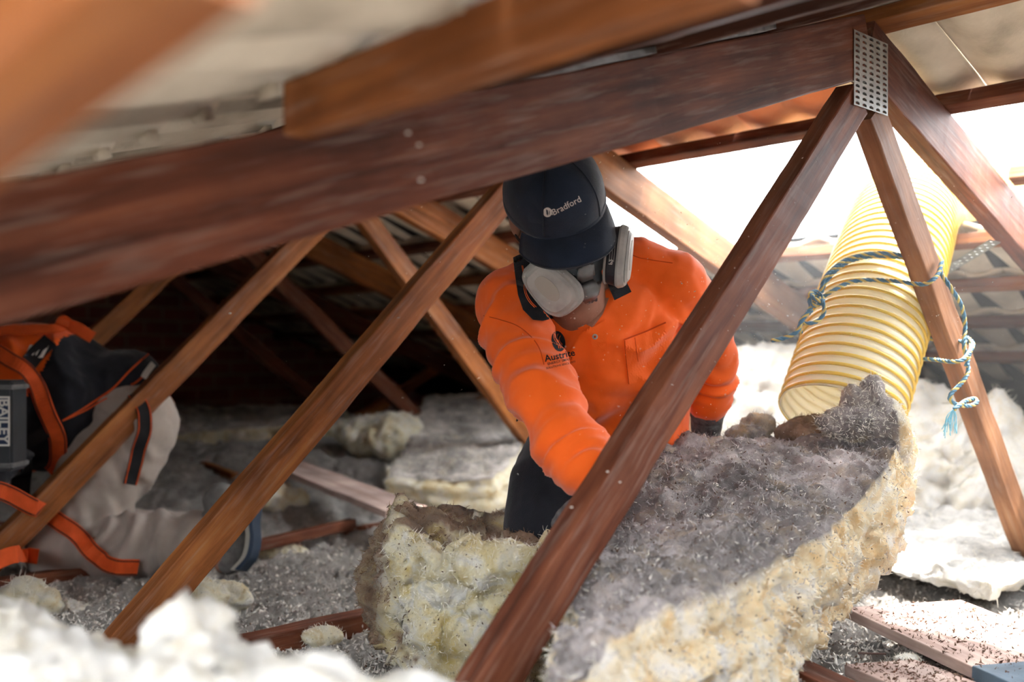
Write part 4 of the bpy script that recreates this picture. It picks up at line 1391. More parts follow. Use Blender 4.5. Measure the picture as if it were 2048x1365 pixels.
def patch(name, px, tree, mat, parent, lift=.002, th=.002, Y0=1.5, step=6):
    """cloth piece of real thickness laid on a surface"""
    v, f, ed = poly_px(px, step)
    top = []; bot = []; last = None
    for p in v:
        a = W(p.x, p.y, Y0); cam_p = Vector((0, 0, CZ)); d = (a - cam_p).normalized()
        h = tree.ray_cast(cam_p, d, 5)
        q = h[0] if h[0] is not None else (cam_p + d * (last if last else 1.9))
        last = (q - cam_p).length
        top.append(q - d * (lift + th)); bot.append(q - d * lift + d * .001)
    n = len(v)
    F = [tuple(q) for q in f] + [tuple(i + n for i in q[::-1]) for q in f] + [(a, b, b + n, a + n) for a, b in ed]
    me = np_mesh(name, [tuple(q) for q in top + bot], F)
    bm = bmesh.new(); bm.from_mesh(me); bmesh.ops.recalc_face_normals(bm, faces=bm.faces); bm.to_mesh(me); bm.free()
    return link(name, me, mat, parent, smooth=False)

def strap_px(name, px, width, tree, mat, parent, lift=.003, th=.0025, default=2.8, n=8, edge=None, edge_w=None):
    """webbing following a surface"""
    cam_p = Vector((0, 0, CZ)); pts = []; nos = []
    last = default
    path = catmull([Vector((x, y, 0)) for x, y in px], n)
    for p in path:
        d = (W(p.x, p.y, 2) - cam_p).normalized()
        h = tree.ray_cast(cam_p, d, 8)
        if h[0] is not None and h[1] is not None:
            q = h[0]; no = h[1] if h[1].dot(d) < 0 else -h[1]; last = (q - cam_p).length
        else:
            q = cam_p + d * last; no = -d
        no = (no - d * .8).normalized()
        pts.append(q + no * lift); nos.append(no)
    for _ in range(4):
        pts = [pts[0]] + [(pts[i - 1] + pts[i] * 2 + pts[i + 1]) / 4 for i in range(1, len(pts) - 1)] + [pts[-1]]
        nos = [nos[0]] + [(nos[i - 1] + nos[i] * 2 + nos[i + 1]).normalized() for i in range(1, len(nos) - 1)] + [nos[-1]]
    pts = [p + n_ * lift for p, n_ in zip(pts, nos)]
    v, f = ribbon_geo(pts, width, nos, th)
    me = np_mesh(name, [tuple(q) for q in v], f)
    o = link(name, me, mat, parent, smooth=False)
    if edge is not None:
        parts = []
        for sgn in (-1, 1):
            q = []
            for i, p in enumerate(pts):
                t = (pts[min(len(pts) - 1, i + 1)] - pts[max(0, i - 1)]).normalized()
                q.append(p + t.cross(nos[i]).normalized() * sgn * width * .40 + nos[i] * (th + .0008))
            parts.append(ribbon_geo(q, edge_w or width * .07, nos, .0008))
        v, f = join_geo(parts)
        link('stitching', np_mesh('stitching', v, f), edge, o, smooth=False)
    return o

# ------------------------------------------------------------------ worker with the cap
a_, p_, r_ = math.radians(30), math.radians(47), math.radians(30)
Fh = Vector((math.sin(a_), -math.cos(a_), 0)); L0 = Vector((math.cos(a_), math.sin(a_), 0))
HF = Fh * math.cos(p_) - Z * math.sin(p_); Up0 = Fh * math.sin(p_) + Z * math.cos(p_)
HL = L0 * math.cos(r_) + Up0 * math.sin(r_); HU = Up0 * math.cos(r_) - L0 * math.sin(r_)
HC = W(1111, 404, 1.81)
def H(x, y, z): return HC + HL * x + HF * y + HU * z
HAX = (HL, HF, HU)

rs = [W(1022, 606, 1.95), W(1046, 700, 1.85), W(1090, 800, 1.75), W(1132, 882, 1.69), W(1198, 960, 1.62), W(1222, 985, 1.60)]
ls = [W(1342, 572, 2.02), W(1394, 650, 2.11), W(1420, 722, 2.17), W(1422, 772, 2.20), W(1416, 812, 2.22), W(1412, 850, 2.25)]
tor = [W(1215, 905, 2.16), W(1232, 850, 2.14), W(1235, 780, 2.11), W(1222, 700, 2.06), W(1195, 630, 2.01), W(1178, 580, 1.99)]
side = (ls[0] - rs[0]).normalized()
legR = [W(1160, 905, 2.16), W(1108, 990, 2.02), W(1098, 1222, 1.99)]
shinR = [W(1098, 1232, 2.0), W(1120, 1180, 2.45)]
legL = [W(1262, 905, 2.2), W(1290, 1010, 2.12), W(1300, 1190, 2.08)]
shinL = [W(1300, 1195, 2.1), W(1300, 1150, 2.5)]

def hand_parts(wrist, d, palm_n, side_v, curl=25, scale=1.0, thick=1.0):
    """palm plus five separate bent fingers; d = towards the finger tips, palm_n = out of the back of the hand"""
    d = d.normalized(); side_v = (side_v - d * side_v.dot(d)).normalized(); n = palm_n - d * palm_n.dot(d) - side_v * palm_n.dot(side_v); n.normalize()
    s = scale
    parts = [tube_geo([wrist - d * .02, wrist + d * .015 * s, wrist + d * .05 * s, wrist + d * .085 * s], [(.024 * s * thick, .028 * s), (.019 * s * thick, .034 * s), (.017 * s * thick, .041 * s), (.013 * s * thick, .040 * s)], seg=16, hint=n)]
    for off, ln, sp_ in ((-.030, .066, -.10), (-.010, .076, -.03), (.010, .072, .04), (.029, .058, .12)):
        b = wrist + d * .083 * s + side_v * off * s
        dd = (d + side_v * sp_).normalized(); pts = [b - dd * .02]; p = b.copy(); pts.append(p.copy())
        ang = 0
        for seg_l, da in ((.42, curl * .7), (.32, curl), (.26, curl * .8)):
            ang += math.radians(da)
            p = p + (dd * math.cos(ang) - n * math.sin(ang)) * ln * seg_l * s; pts.append(p.copy())
        parts.append(tube_geo(pts, [.0095 * s * thick, .0098 * s * thick, .0092 * s * thick, .0086 * s * thick, .0072 * s * thick], seg=12))
    b = wrist + d * .03 * s - side_v * .030 * s
    dd = (d * .75 - side_v * .7 - n * .15).normalized()
    pts = [b - dd * .01, b + dd * .028 * s, b + dd * .050 * s + d * .012 * s - n * .004 * s, b + dd * .062 * s + d * .028 * s - n * .012 * s]
    parts.append(tube_geo(pts, [.014 * s * thick, .0125 * s * thick, .0105 * s * thick, .0085 * s * thick], seg=12))
    return parts

head_parts = [ell_geo(H(0, -.005, .02), HAX, (.076, .096, .100)), ell_geo(H(0, .028, -.045), HAX, (.060, .066, .075)), ell_geo(H(0, .068, -.098), HAX, (.034, .030, .026)),
              ell_geo(H(0, .100, -.030), HAX, (.012, .020, .026), 12, 8), ell_geo(H(0, .078, .012), HAX, (.055, .018, .014)),
              ell_geo(H(-.080, -.008, -.030), HAX, (.010, .020, .032), 12, 8), ell_geo(H(.080, -.008, -.030), HAX, (.010, .020, .032), 12, 8),
              tube_geo([H(0, -.01, -.05), W(1150, 600, 1.935), W(1185, 665, 2.03)], [.060, .060, .066], seg=20)]
body = head_parts + [
    tube_geo(tor, [(.10, .14), (.095, .14), (.09, .14), (.095, .15), (.085, .14), (.06, .10)], hint=side.cross(Z), seg=24),
    tube_geo(rs, [.055, .048, .040, .038, .030, .027], seg=16), tube_geo(ls, [.052, .046, .038, .034, .028, .026], seg=16),
    tube_geo(legR, [.085, .075, .058], seg=16), tube_geo(shinR, [.05, .04], seg=16), tube_geo(legL, [.085, .075, .058], seg=16), tube_geo(shinL, [.05, .04], seg=16)]
hr_d = (W(1140, 1140, 1.60) - rs[-1]).normalized()
body += hand_parts(rs[-1], hr_d, Vector((-.5, -.8, .1)), Vector((.8, -.3, .3)), 18, .92, .9)
hl_d = Vector((.02, .10, -1)).normalized()
body += hand_parts(W(1412, 858, 2.26), hl_d, Vector((0, 1, .1)), Vector((1, 0, 0)), 22, .92, .9)
me = fuse('person', body, .006, 4)
person = link('person', me, M['skin'])
tag(person, 'person kneeling in an orange work shirt, black cap and respirator, leaning over the wool slab', 'person')

# shirt
sp = [tube_geo(tor, [(.112, .150), (.116, .162), (.118, .168), (.122, .175), (.112, .165), (.075, .11)], hint=side.cross(Z), seg=28, caps=False),
      tube_geo([rs[0], W(1090, 560, 1.97), W(1170, 545, 2.0), W(1270, 535, 2.02), ls[0]], [.068, .066, .062, .066, .070], seg=20),
      tube_geo(rs[:5], [.074, .066, .058, .060, .047], seg=20, smooth_n=4), tube_geo(ls[:5], [.076, .068, .058, .052, .045], seg=20, smooth_n=4),
      ell_geo(W(1285, 660, 2.03), HAX, (.07, .08, .09)), ell_geo(W(1110, 665, 1.99), HAX, (.06, .07, .08))]
me = fuse('shirt', sp, .0055, 10)
wrinkle(me, [(rs[1], rs[3], .08, 26, .011), (rs[3], rs[4], .075, 40, .008), (ls[2], ls[4], .065, 40, .008), (rs[0], rs[1], .09, 14, .008), (ls[0], ls[2], .09, 18, .008),
             (tor[1], tor[3], .22, 9, .011), (ls[0], tor[2], .14, 14, .012), (rs[0], tor[3], .12, 15, .010)], .003, 5)
shirt = link('shirt', me, M['orange'], person)
st = me.copy(); scv = get_co(me) + np.array(WL[shirt.name]); st.vertices.foreach_set('co', scv.astype(np.float32).ravel()); st.update()
TS = bvh_of(st)
# gloves
def glove(parts, name='glove'):
    me = fuse(name, parts, .0035, 3)
    co = get_co(me); no = get_no(me); set_co(me, co + no * (.0012 * fbm(co, 60, 3, 3))[:, None])
    return link(name, me, M['glove'], person)
glove(hand_parts(rs[-1], hr_d, Vector((-.5, -.8, .1)), Vector((.8, -.3, .3)), 18, .92, 1.1) + [tube_geo([rs[-1] - (rs[-1] - rs[-2]).normalized() * .02, rs[-1]], [.034, .031], seg=18)])
g2 = W(1412, 858, 2.26)
glove(hand_parts(g2, hl_d, Vector((0, 1, .1)), Vector((1, 0, 0)), 22, 1.0, 1.15) + [tube_geo([W(1417, 800, 2.21), W(1415, 830, 2.235), W(1412, 858, 2.26)], [.040, .037, .035], seg=18)])
# rubber cuff ring of the glove
tube('glove_cuff', [W(1416, 806, 2.215), W(1415, 818, 2.225)], [.0435, .043], M['glove'], person, seg=20)
# trousers
tp = [ell_geo(W(1208, 905, 2.17), (side, side.cross(Z), Z), (.165, .125, .10)),
      tube_geo([W(1160, 900, 2.16), W(1108, 985, 2.02), W(1096, 1060, 1.98), W(1098, 1222, 1.99)], [.115, .098, .090, .076], seg=20),
      tube_geo([legL[0], legL[1], legL[2]], [.11, .094, .074], seg=20), tube_geo(shinR, [.068, .056], seg=18), tube_geo(shinL, [.068, .056], seg=18)]
me = fuse('trousers', tp, .008, 8)
wrinkle(me, [(legR[0], legR[2], .11, 22, .006), (legL[0], legL[2], .11, 20, .006)], .002, 8)
link('trousers', me, M['black_cloth'], person)
# belt loop tab sticking out by the hip
tube('belt_tab', [W(1046, 826, 2.1), W(1038, 832, 2.09), W(1034, 842, 2.09)], [.003, .003, .002], M['strap_bk'], person)
# boots (behind, hidden from here but part of the figure)
for sh in (shinR, shinL):
    e_ = sh[1]
    tube('boot', [e_ + Vector((0, -.02, -.0)), e_ + Vector((0, .07, -.01)), e_ + Vector((0, .10, -.09))], [.05, .048, .036], M['black_cloth'], person)

# collar
patch('collar', [(1026, 515), (1030, 550), (1036, 590), (1046, 620), (1066, 640), (1085, 642), (1121, 634), (1150, 602), (1140, 545), (1090, 505), (1060, 500)], TS, M['black_cloth'], person, .004, .003)
patch('collar', [(1212, 560), (1219, 578), (1229, 601), (1263, 584), (1252, 562), (1230, 548)], TS, M['black_cloth'], person, .006, .003)
ring = []
nb = W(1158, 592, 1.965); nax = (W(1178, 640, 2.0) - H(0, -.01, -.05)).normalized(); ra = side - nax * side.dot(nax); ra.normalize(); rb = nax.cross(ra)
for k in range(28):
    a = 2 * math.pi * k / 27 * .60 + math.radians(162)
    ring.append(nb + ra * .083 * math.cos(a) + rb * .083 * math.sin(a))
v, f = tube_geo(ring, [(.020, .004)] * len(ring), hint=nax, seg=12, caps=False)
link('collar_stand', np_mesh('collar_stand', [tuple(q) for q in v], f), M['black_cloth'], person)
for off in (0, 3.5):
    strap_px('piping', [(1043 + off, 538), (1046 + off, 575), (1054 + off, 605), (1066 + off, 622)], .0011, TS, M['orange'], person, .0075, .001, 1.95)
patch('open_neck', [(1120, 632), (1160, 644), (1184, 658), (1206, 628), (1218, 596), (1160, 596)], TS, M['skin'], person, .0008, .001)
# placket, buttons, pocket
patch('placket', [(1118, 636), (1150, 638), (1184, 655), (1212, 640), (1214, 700), (1188, 716), (1180, 668), (1150, 655)], TS, M['orange'], person, .002, .003)
for (bx, by) in ((1190, 674), (1166, 648)):
    c = Vector((0, 0, CZ)); d = (W(bx, by, 2) - c).normalized(); h = TS.ray_cast(c, d, 5)
    if h[0] is not None:
        q = h[0] - d * .0065
        v, f = ell_geo(q, (X_, Z, Y_), (.0055, .0055, .0016), 18, 8)
        b_ = link('button', np_mesh('button', [tuple(x) for x in v], f), M['mask_grey'], person)
        v, f = ell_geo(q - d * .0012, (X_, Z, Y_), (.0025, .0025, .0012), 12, 6)
        link('button_centre', np_mesh('button_centre', [tuple(x) for x in v], f), M['orange_dk'], b_)
patch('pocket', [(1248, 680), (1285, 666), (1328, 648), (1350, 735), (1300, 760), (1257, 769)], TS, M['orange'], person, .001, .0022)
strap_px('pocket_seam', [(1246, 680), (1285, 666), (1330, 647)], .0030, TS, M['orange_dk'], person, .0028, .0012, 1.95)
strap_px('pocket_seam', [(1248, 682), (1252, 725), (1256, 768)], .0013, TS, M['orange_dk'], person, .0024, .0008, 1.95)
strap_px('pocket_seam', [(1268, 676), (1272, 700), (1275, 722)], .0010, TS, M['orange_dk'], person, .0024, .0008, 1.95)
strap_px('shoulder_seam', [(1205, 468), (1262, 510), (1300, 520), (1345, 527)], .0015, TS, M['orange_dk'], person, .0008, .0008, 1.95)
strap_px('shoulder_seam', [(968, 632), (1000, 640), (1040, 655), (1075, 690), (1088, 730)], .0014, TS, M['orange_dk'], person, .0004, .0008, 1.95)

def shirt_text(txt, px, py, width_px, tilt, parent, mat, tree, name, Y0=1.9, bold=.0, lift=.0012):
    v, f = text_geo(txt, 1.0, bold)
    x0 = min(p.x for p in v); x1 = max(p.x for p in v)
    k = width_px / (x1 - x0)
    ca, sa = math.cos(math.radians(tilt)), math.sin(math.radians(tilt))
    cam_p = Vector((0, 0, CZ)); out = []; last = Y0
    for p in v:
        x, y = (p.x - x0) * k, p.y * k
        d = (W(px + x * ca - y * sa, py - x * sa - y * ca, 2) - cam_p).normalized()
        h = tree.ray_cast(cam_p, d, 5)
        if h[0] is not None: last = (h[0] - cam_p).length
        out.append(cam_p + d * (last - lift))
    me = np_mesh(name, [tuple(q) for q in out], f)
    return link(name, me, mat, parent, smooth=False)
def shape_px(pts, parent, mat, tree, name, lift=.001):
    return patch(name, pts, tree, mat, parent, lift, .0006, step=4)
ov = [(1117 + 13.5 * math.cos(t) * 1 + 3.0 * math.sin(t), 683 + 20.5 * math.sin(t)) for t in [2 * math.pi * i / 36 for i in range(36)]]
shape_px(ov, person, M['print_black'], TS, 'emblem', .0006)
for dx in (-4.5, -1, 3.5):
    pth = [(1112 + dx * 1.2, 668), (1110 + dx, 675), (1113 + dx, 683), (1119 + dx, 690), (1121 + dx, 698)]
    strap_px('emblem_line', pth, .0012, TS, M['orange'], person, .0014, .0004, 1.92, n=4)
strap_px('emblem_line', [(1121, 672), (1118, 678), (1120, 684), (1126, 690)], .0012, TS, M['orange'], person, .0014, .0004, 1.92, n=4)
shirt_text('Austrite', 1090, 724, 62, 12, person, M['print_black'], TS, 'printed_name', bold=.02)
shirt_text('ENERGY SMART', 1096, 731, 51, 13, person, M['print_black'], TS, 'printed_line', bold=.01)
shirt_text('SOLUTIONS SINCE 1977', 1093, 739, 60, 13, person, M['print_black'], TS, 'printed_line', bold=.01)

# hair: short cropped fringe under the cap edge
hp_ = [ell_geo(H(0, -.020, -.010), HAX, (.081, .088, .072))]
me = fuse('hair', hp_, .005, 2)
co = get_co(me); no = get_no(me)
set_co(me, co + no * (.003 * fbm(co, 90, 2, 4))[:, None])
hair = link('hair', me, M['hair'], person)
P_, N_ = sample(me, 2600, WL[hair.name])
h2 = strands('hair_tips', P_, N_, .010, .0005, M['hair'], hair, curl=.8)
# stubbly chin under the mask
P_ = []; N_ = []
for _ in range(900):
    x = random.gauss(0, .028); q = H(x, .078 + random.uniform(-.02, .012), -.117 + random.uniform(-.008, .012)); P_.append(tuple(q)); N_.append(tuple(-HU * .8 + HF * .3))
strands('beard', np.array(P_), np.array(N_), .009, .0005, M['mask_grey'], person, curl=.7)
# eyes, eyelids
for sx in (-1, 1):
    v, f = ell_geo(H(.031 * sx, .083, -.012), HAX, (.012, .012, .012), 16, 10)
    ey_ = link('eye', np_mesh('eye', [tuple(x) for x in v], f), M['white_pr'], person)
    v, f = ell_geo(H(.031 * sx, .0935, -.013), HAX, (.005, .002, .005), 12, 6)
    link('iris', np_mesh('iris', [tuple(x) for x in v], f), M['print_black'], ey_)

# cap
def crown_pt(th, ph, r=1.0):
    # th around (0 = forward), ph from the rim (0) to the top (90)
    x = math.sin(th) * math.cos(ph) * .0905 * r; y = math.cos(th) * math.cos(ph) * (.108 if abs(th) < math.pi / 2 else .106) * r
    pz = math.sin(ph) ** .85 * .108 * r
    pz += .010 * max(0, math.cos(th)) * math.sin(2 * ph)
    y += .008 * max(0, math.cos(th)) * math.sin(2 * ph)
    return H(x, y - .006, .012 + pz + (.004 * math.cos(th)) - .012 * max(0, -math.cos(th)))
v = []; f = []
nt_h, nph = 96, 30
for side_ in (0, 1):
    for i in range(nt_h):
        for j in range(nph + 1):
            th = 2 * math.pi * i / nt_h - math.pi; ph = math.radians(-8 + 97.9 * j / nph)
            seam = min(abs((th - s0 + math.pi) % (2 * math.pi) - math.pi) for s0 in (-.62, .62, math.pi, 2.1, -2.1))
            rr = 1 - .006 * math.exp(-(seam / .03) ** 2) + .006 * float(np.sin(th * 5 + ph * 7)) * .4
            q = crown_pt(th, max(ph, 0), rr - side_ * .02)
            if ph < 0: q = q - HU * (-ph) * .08
            v.append(q)
o2 = nt_h * (nph + 1)
for side_ in (0, 1):
    for i in range(nt_h):
        i2 = (i + 1) % nt_h
        for j in range(nph):
            q = (side_ * o2 + i * (nph + 1) + j, side_ * o2 + i2 * (nph + 1) + j, side_ * o2 + i2 * (nph + 1) + j + 1, side_ * o2 + i * (nph + 1) + j + 1)
            f.append(q if side_ else q[::-1])
for i in range(nt_h):
    i2 = (i + 1) % nt_h
    f.append((i * (nph + 1), i2 * (nph + 1), o2 + i2 * (nph + 1), o2 + i * (nph + 1)))
me = np_mesh('cap', [tuple(q) for q in v], f)
co = get_co(me); bb = fbm(co, 22, 3, 2) * .0016; no = get_no(me); set_co(me, co + no * bb[:, None])
cme = me.copy()
cap = link('cap', me, M['navy'], person)
TC = bvh_of(cme)
v, f = ell_geo(crown_pt(0, math.radians(90)), HAX, (.006, .006, .003), 14, 8)
link('top_button', np_mesh('top_button', [tuple(q) for q in v], f), M['navy'], cap)
# seams piped in a lighter edge
for s0 in (.62, -.62):
    q = [crown_pt(s0, math.radians(a)) + (crown_pt(s0, math.radians(a)) - H(0, 0, 0)).normalized() * .0012 for a in range(0, 88, 4)]
    v, f = tube_geo(q, [.0012] * len(q), seg=8)
    link('seam', np_mesh('seam', [tuple(x) for x in v], f), M['navy'], cap)
# brim
def brim():
    v = []; f = []; nA, nR = 40, 14
    for side_ in (0, 1):
        for i in range(nA + 1):
            th = -1.12 + 2.24 * i / nA
            for j in range(nR + 1):
                t = j / nR
                base = Vector((math.sin(th) * .0905, math.cos(th) * .108 - .006, 0))
                prof = math.cos(th / 1.12 * math.pi / 2) ** .55
                out = Vector((math.sin(th) * .012, .058 * prof, 0))
                q = base + out * t
                z = .010 - .30 * (q.x ** 2) / .09 * (0.6 + .9 * t) - .018 * t * t - side_ * .003
                v.append(H(q.x, q.y, z + .004 * math.cos(th)))
    K = (nA + 1) * (nR + 1)
    for side_ in (0, 1):
        for i in range(nA):
            for j in range(nR):
                a = side_ * K + i * (nR + 1) + j
                q = (a, a + nR + 1, a + nR + 2, a + 1)
                f.append(q if side_ else q[::-1])
    for i in range(nA):
        a = i * (nR + 1) + nR; f.append((a, a + nR + 1, K + a + nR + 1, K + a))
        a = i * (nR + 1); f.append((a + nR + 1, a, K + a, K + a + nR + 1))
    for j in range(nR):
        f.append((j, j + 1, K + j + 1, K + j)); a = nA * (nR + 1) + j; f.append((a + 1, a, K + a, K + a + 1))
    me = np_mesh('brim', [tuple(q) for q in v], f)
    b = link('brim', me, M['navy'], cap)
    return b
brim()
# strap band round the rim
q = [crown_pt(2 * math.pi * i / 60, 0) - HU * .004 for i in range(61)]
v, f = tube_geo(q, [(.008, .0016)] * 61, hint=HU, seg=10, caps=False)
link('sweatband', np_mesh('sweatband', [tuple(x) for x in v], f), M['navy'], cap)
shirt_text('Bradford', 1108, 431, 62, 27, cap, M['print_pale'], TC, 'embroidered_name', 1.75, bold=.004, lift=.0016)
cx, cy = 1095, 425
disc = [(cx + 9 * math.cos(t), cy + 9.6 * math.sin(t)) for t in [2 * math.pi * i / 28 for i in range(28)]]
patch('embroidered_mark', disc, TC, M['print_pale'], cap, .0008, .0006, 1.75, 4)
patch('embroidered_mark', [(cx - 3, cy - 6.5), (cx + .5, cy - 4), (cx + 1.5, cy + 2), (cx + .5, cy + 7), (cx - 2, cy + 3.5)], TC, M['navy'], cap, .0018, .0005, 1.75, 4)
patch('embroidered_mark', [(cx + 2.6, cy - 5), (cx + 4.6, cy - 1), (cx + 4.0, cy + 4), (cx + 2.4, cy + 6), (cx + 3.0, cy)], TC, M['navy'], cap, .0018, .0005, 1.75, 4)

# respirator
resp = link('respirator', fuse('respirator', [ell_geo(H(0, .088, -.074), HAX, (.050, .042, .058)), ell_geo(H(0, .112, -.030), HAX, (.024, .024, .032)), ell_geo(H(0, .108, -.104), HAX, (.040, .032, .034)),
        tube_geo([H(-.052, .092, -.074), H(.052, .092, -.074)], [.026, .026], seg=20)], .003, 5), M['mask_rubber'], person)
def box_local(name, cx_, cy_, cz_, ax, dims, bev, mat, parent, taper=1.0):
    bm = bmesh.new(); bmesh.ops.create_cube(bm, size=1)
    for q in bm.verts:
        k = taper if q.co.z < 0 else 1
        q.co = Vector((q.co.x * dims[0] * k, q.co.y * dims[1], q.co.z * dims[2]))
    bmesh.ops.bevel(bm, geom=bm.edges[:], offset=bev, segments=3, affect='EDGES')
    c = H(cx_, cy_, cz_)
    for q in bm.verts: q.co = c + ax[0] * q.co.x + ax[1] * q.co.y + ax[2] * q.co.z
    return bm_link(name, bm, mat, parent, smooth=True)
tiltU = (HU + HF * .25).normalized(); tiltF = (HF - HU * .25).normalized()
fc_ = box_local('front_cover', 0, .140, -.104, (HL, tiltF, tiltU), (.046, .026, .052), .008, M['mask_mid'], resp, .82)
box_local('valve_bridge', 0, .136, -.052, (HL, tiltF, tiltU), (.026, .018, .052), .006, M['mask_mid'], resp, 1.4)
# moulded mark on the cover
v, f = text_geo('3M', .017, .0006)
c = H(-.011, .1545, -.118)
me = np_mesh('moulded_mark', [tuple(c + HL * p.x + tiltU * p.y + tiltF * .0012) for p in v], f)
link('moulded_mark', me, M['mask_rubber'], fc_, smooth=False)
def cartridge(sg):
    n = (HL * .80 + HF * .50 + HU * .0).normalized() if sg > 0 else (HL * -.55 + HF * .58 + HU * .32).normalized()
    ax = (HL * (-.5 * sg) + HF * .5 - HU * .6); ax = (ax - n * ax.dot(n)).normalized()
    bx = n.cross(ax)
    c0 = H(.066 * sg, .094, -.082) if sg > 0 else H(-.047, .100, -.092)
    prof = [(-.050, -.018), (-.050, .018), (-.042, .030), (-.020, .038), (.020, .042), (.040, .036), (.052, .020), (.052, -.020), (.040, -.036), (.020, -.042), (-.020, -.038), (-.042, -.030)]
    pf = catmull([Vector((x * 1.08, y * 1.10, 0)) for x, y in prof + prof[:1]], 4)[:-1]
    def layer(name, d0, d1, k0, k1, mat, parent, edge=.003):
        v = []; f = []; m = len(pf)
        for d, k in ((d0, k0 * .96), (d0 + edge, k0), (d1 - edge, k1), (d1, k1 * .94)):
            for p in pf: v.append(c0 + ax * p.x * k + bx * p.y * k + n * d)
        for i in range(3):
            for j in range(m): f.append((i * m + j, i * m + (j + 1) % m, (i + 1) * m + (j + 1) % m, (i + 1) * m + j))
        f.append(tuple(range(m))[::-1]); f.append(tuple(3 * m + j for j in range(m)))
        me = np_mesh(name, [tuple(q) for q in v], f)
        bm = bmesh.new(); bm.from_mesh(me); bmesh.ops.recalc_face_normals(bm, faces=bm.faces); bm.to_mesh(me); bm.free()
        return link(name, me, mat, parent, smooth=False)
    ct = layer('filter_cartridge', -.004, .016, .93, .98, M['mask_label'], resp)
    layer('filter_rim', -.008, -.003, .95, .95, M['mask_grey'], resp)
    layer('filter_cover', .0145, .030, 1.04, 1.0, M['mask_grey'], resp, .004)
    layer('filter_cover', .0295, .036, .86, .80, M['mask_grey'], resp, .002)
    # oval window in the cover
    v = []; f = []
    w = [(-.028, .0), (-.024, .011), (-.008, .017), (.012, .016), (.026, .006), (.026, -.006), (.012, -.015), (-.010, -.016), (-.025, -.010)]
    wf = catmull([Vector((x, y, 0)) for x, y in w + w[:1]], 4)[:-1]
    q = [c0 + ax * (p.x - .002) + bx * (p.y) + n * .0362 for p in wf]
    link('cover_window', np_mesh('cover_window', [tuple(x) for x in q] + [tuple(x + n * .0006) for x in q], [tuple(range(len(q)))[::-1], tuple(len(q) + i for i in range(len(q)))] + [(i, (i + 1) % len(q), len(q) + (i + 1) % len(q), len(q) + i) for i in range(len(q))]), M['shoe_sole'], resp, smooth=False)
    # rows of tiny print and a white patch on the dark rim
    sgn = 1 if sg < 0 else -1
    for tx, px0, hh_, dd in (('P2', .018, .010, .0025),):
        v, f = text_geo(tx, hh_, .0003)
        for e_side in (1, -1):
            out = [c0 + ax * (px0 + p.x * e_side) + bx * e_side * .0445 + n * (dd + p.y) for p in v]
            link('rim_print', np_mesh('rim_print', [tuple(x) for x in out], f), M['print_pale'], ct, smooth=False)
    for row in range(3):
        for e_side in (1, -1):
            a = c0 + ax * -.022 + bx * e_side * .0440 + n * (.003 + row * .004); b = c0 + ax * .012 + bx * e_side * .0455 + n * (.003 + row * .004)
            v, f = tube_geo([a, b], [.0005, .0005], seg=5)
            link('print_line', np_mesh('print_line', [tuple(x) for x in v], f), M['mask_grey'], ct, smooth=False)
cartridge(-1); cartridge(1)
# head straps of the mask
for sx in (-1, 1):
    q = [H(.048 * sx, .085, -.06), H(.072 * sx, .045, -.052), H(.085 * sx, -.0, -.045), H(.078 * sx, -.05, -.038)]
    v, f = tube_geo(catmull(q, 6), [(.006, .0012)] * 19, hint=HU, seg=10)
    link('head_strap', np_mesh('head_strap', [tuple(x) for x in v], f), M['strap_bk'], resp)

# ------------------------------------------------------------------ second worker, kneeling, seen from behind
t2 = [W(262, 835, 2.95), W(215, 800, 2.93), W(140, 795, 2.90), W(50, 795, 2.86), W(-40, 790, 2.82), W(-90, 785, 2.80)]
knee = W(118, 1098, 2.74); hip = W(262, 850, 2.92)
ank = W(430, 1092, 2.70)
foot = [W(455, 1000, 2.70), W(465, 1060, 2.68), W(452, 1125, 2.66)]
hip2 = W(240, 850, 3.08); knee2 = W(150, 1060, 3.05); ank2 = W(400, 1065, 3.1)
hd = W(-150, 740, 2.75)
ab = (X_, Y_, Z)
arm = [W(-40, 830, 2.66), W(-10, 930, 2.60), W(-30, 1020, 2.52)]
arm2 = [W(-50, 800, 2.98), W(-90, 900, 2.9), W(-120, 1000, 2.8)]
body = [tube_geo(t2, [(.13, .14), (.12, .13), (.13, .15), (.14, .16), (.12, .15), (.07, .09)], hint=Z, seg=20),
        tube_geo([hip, W(190, 985, 2.83), knee], [.09, .08, .06], seg=16), tube_geo([knee + Y_ * .01, W(290, 1098, 2.72), ank], [.05, .055, .038], seg=16),
        tube_geo([hip2, knee2], [.09, .06], seg=16), tube_geo([knee2, ank2], [.05, .04], seg=16),
        tube_geo([t2[-1], W(-120, 765, 2.78), hd], [.06, .055, .06], seg=16), ell_geo(hd, ab, (.095, .078, .11)),
        ell_geo(hd + Vector((-.095, -.01, -.02)), ab, (.018, .012, .022)), ell_geo(hd + Vector((-.01, -.078, -.01)), ab, (.018, .010, .03)),
        tube_geo(arm, [.05, .042, .03], seg=14), tube_geo(arm2, [.05, .042, .03], seg=14), tube_geo(foot, [.036, .038, .034], seg=14)]
body += hand_parts(arm[-1], Vector((-.3, -.1, -.9)), Vector((0, -1, 0)), Vector((1, 0, 0)), 20, .95)
body += hand_parts(arm2[-1], Vector((-.3, -.1, -.9)), Vector((0, -1, 0)), Vector((1, 0, 0)), 20, .95)
me = fuse('person', body, .009, 4)
man = link('person', me, M['skin'])
tag(man, 'person kneeling at the left edge in grey trousers, black and orange top and orange harness', 'person')
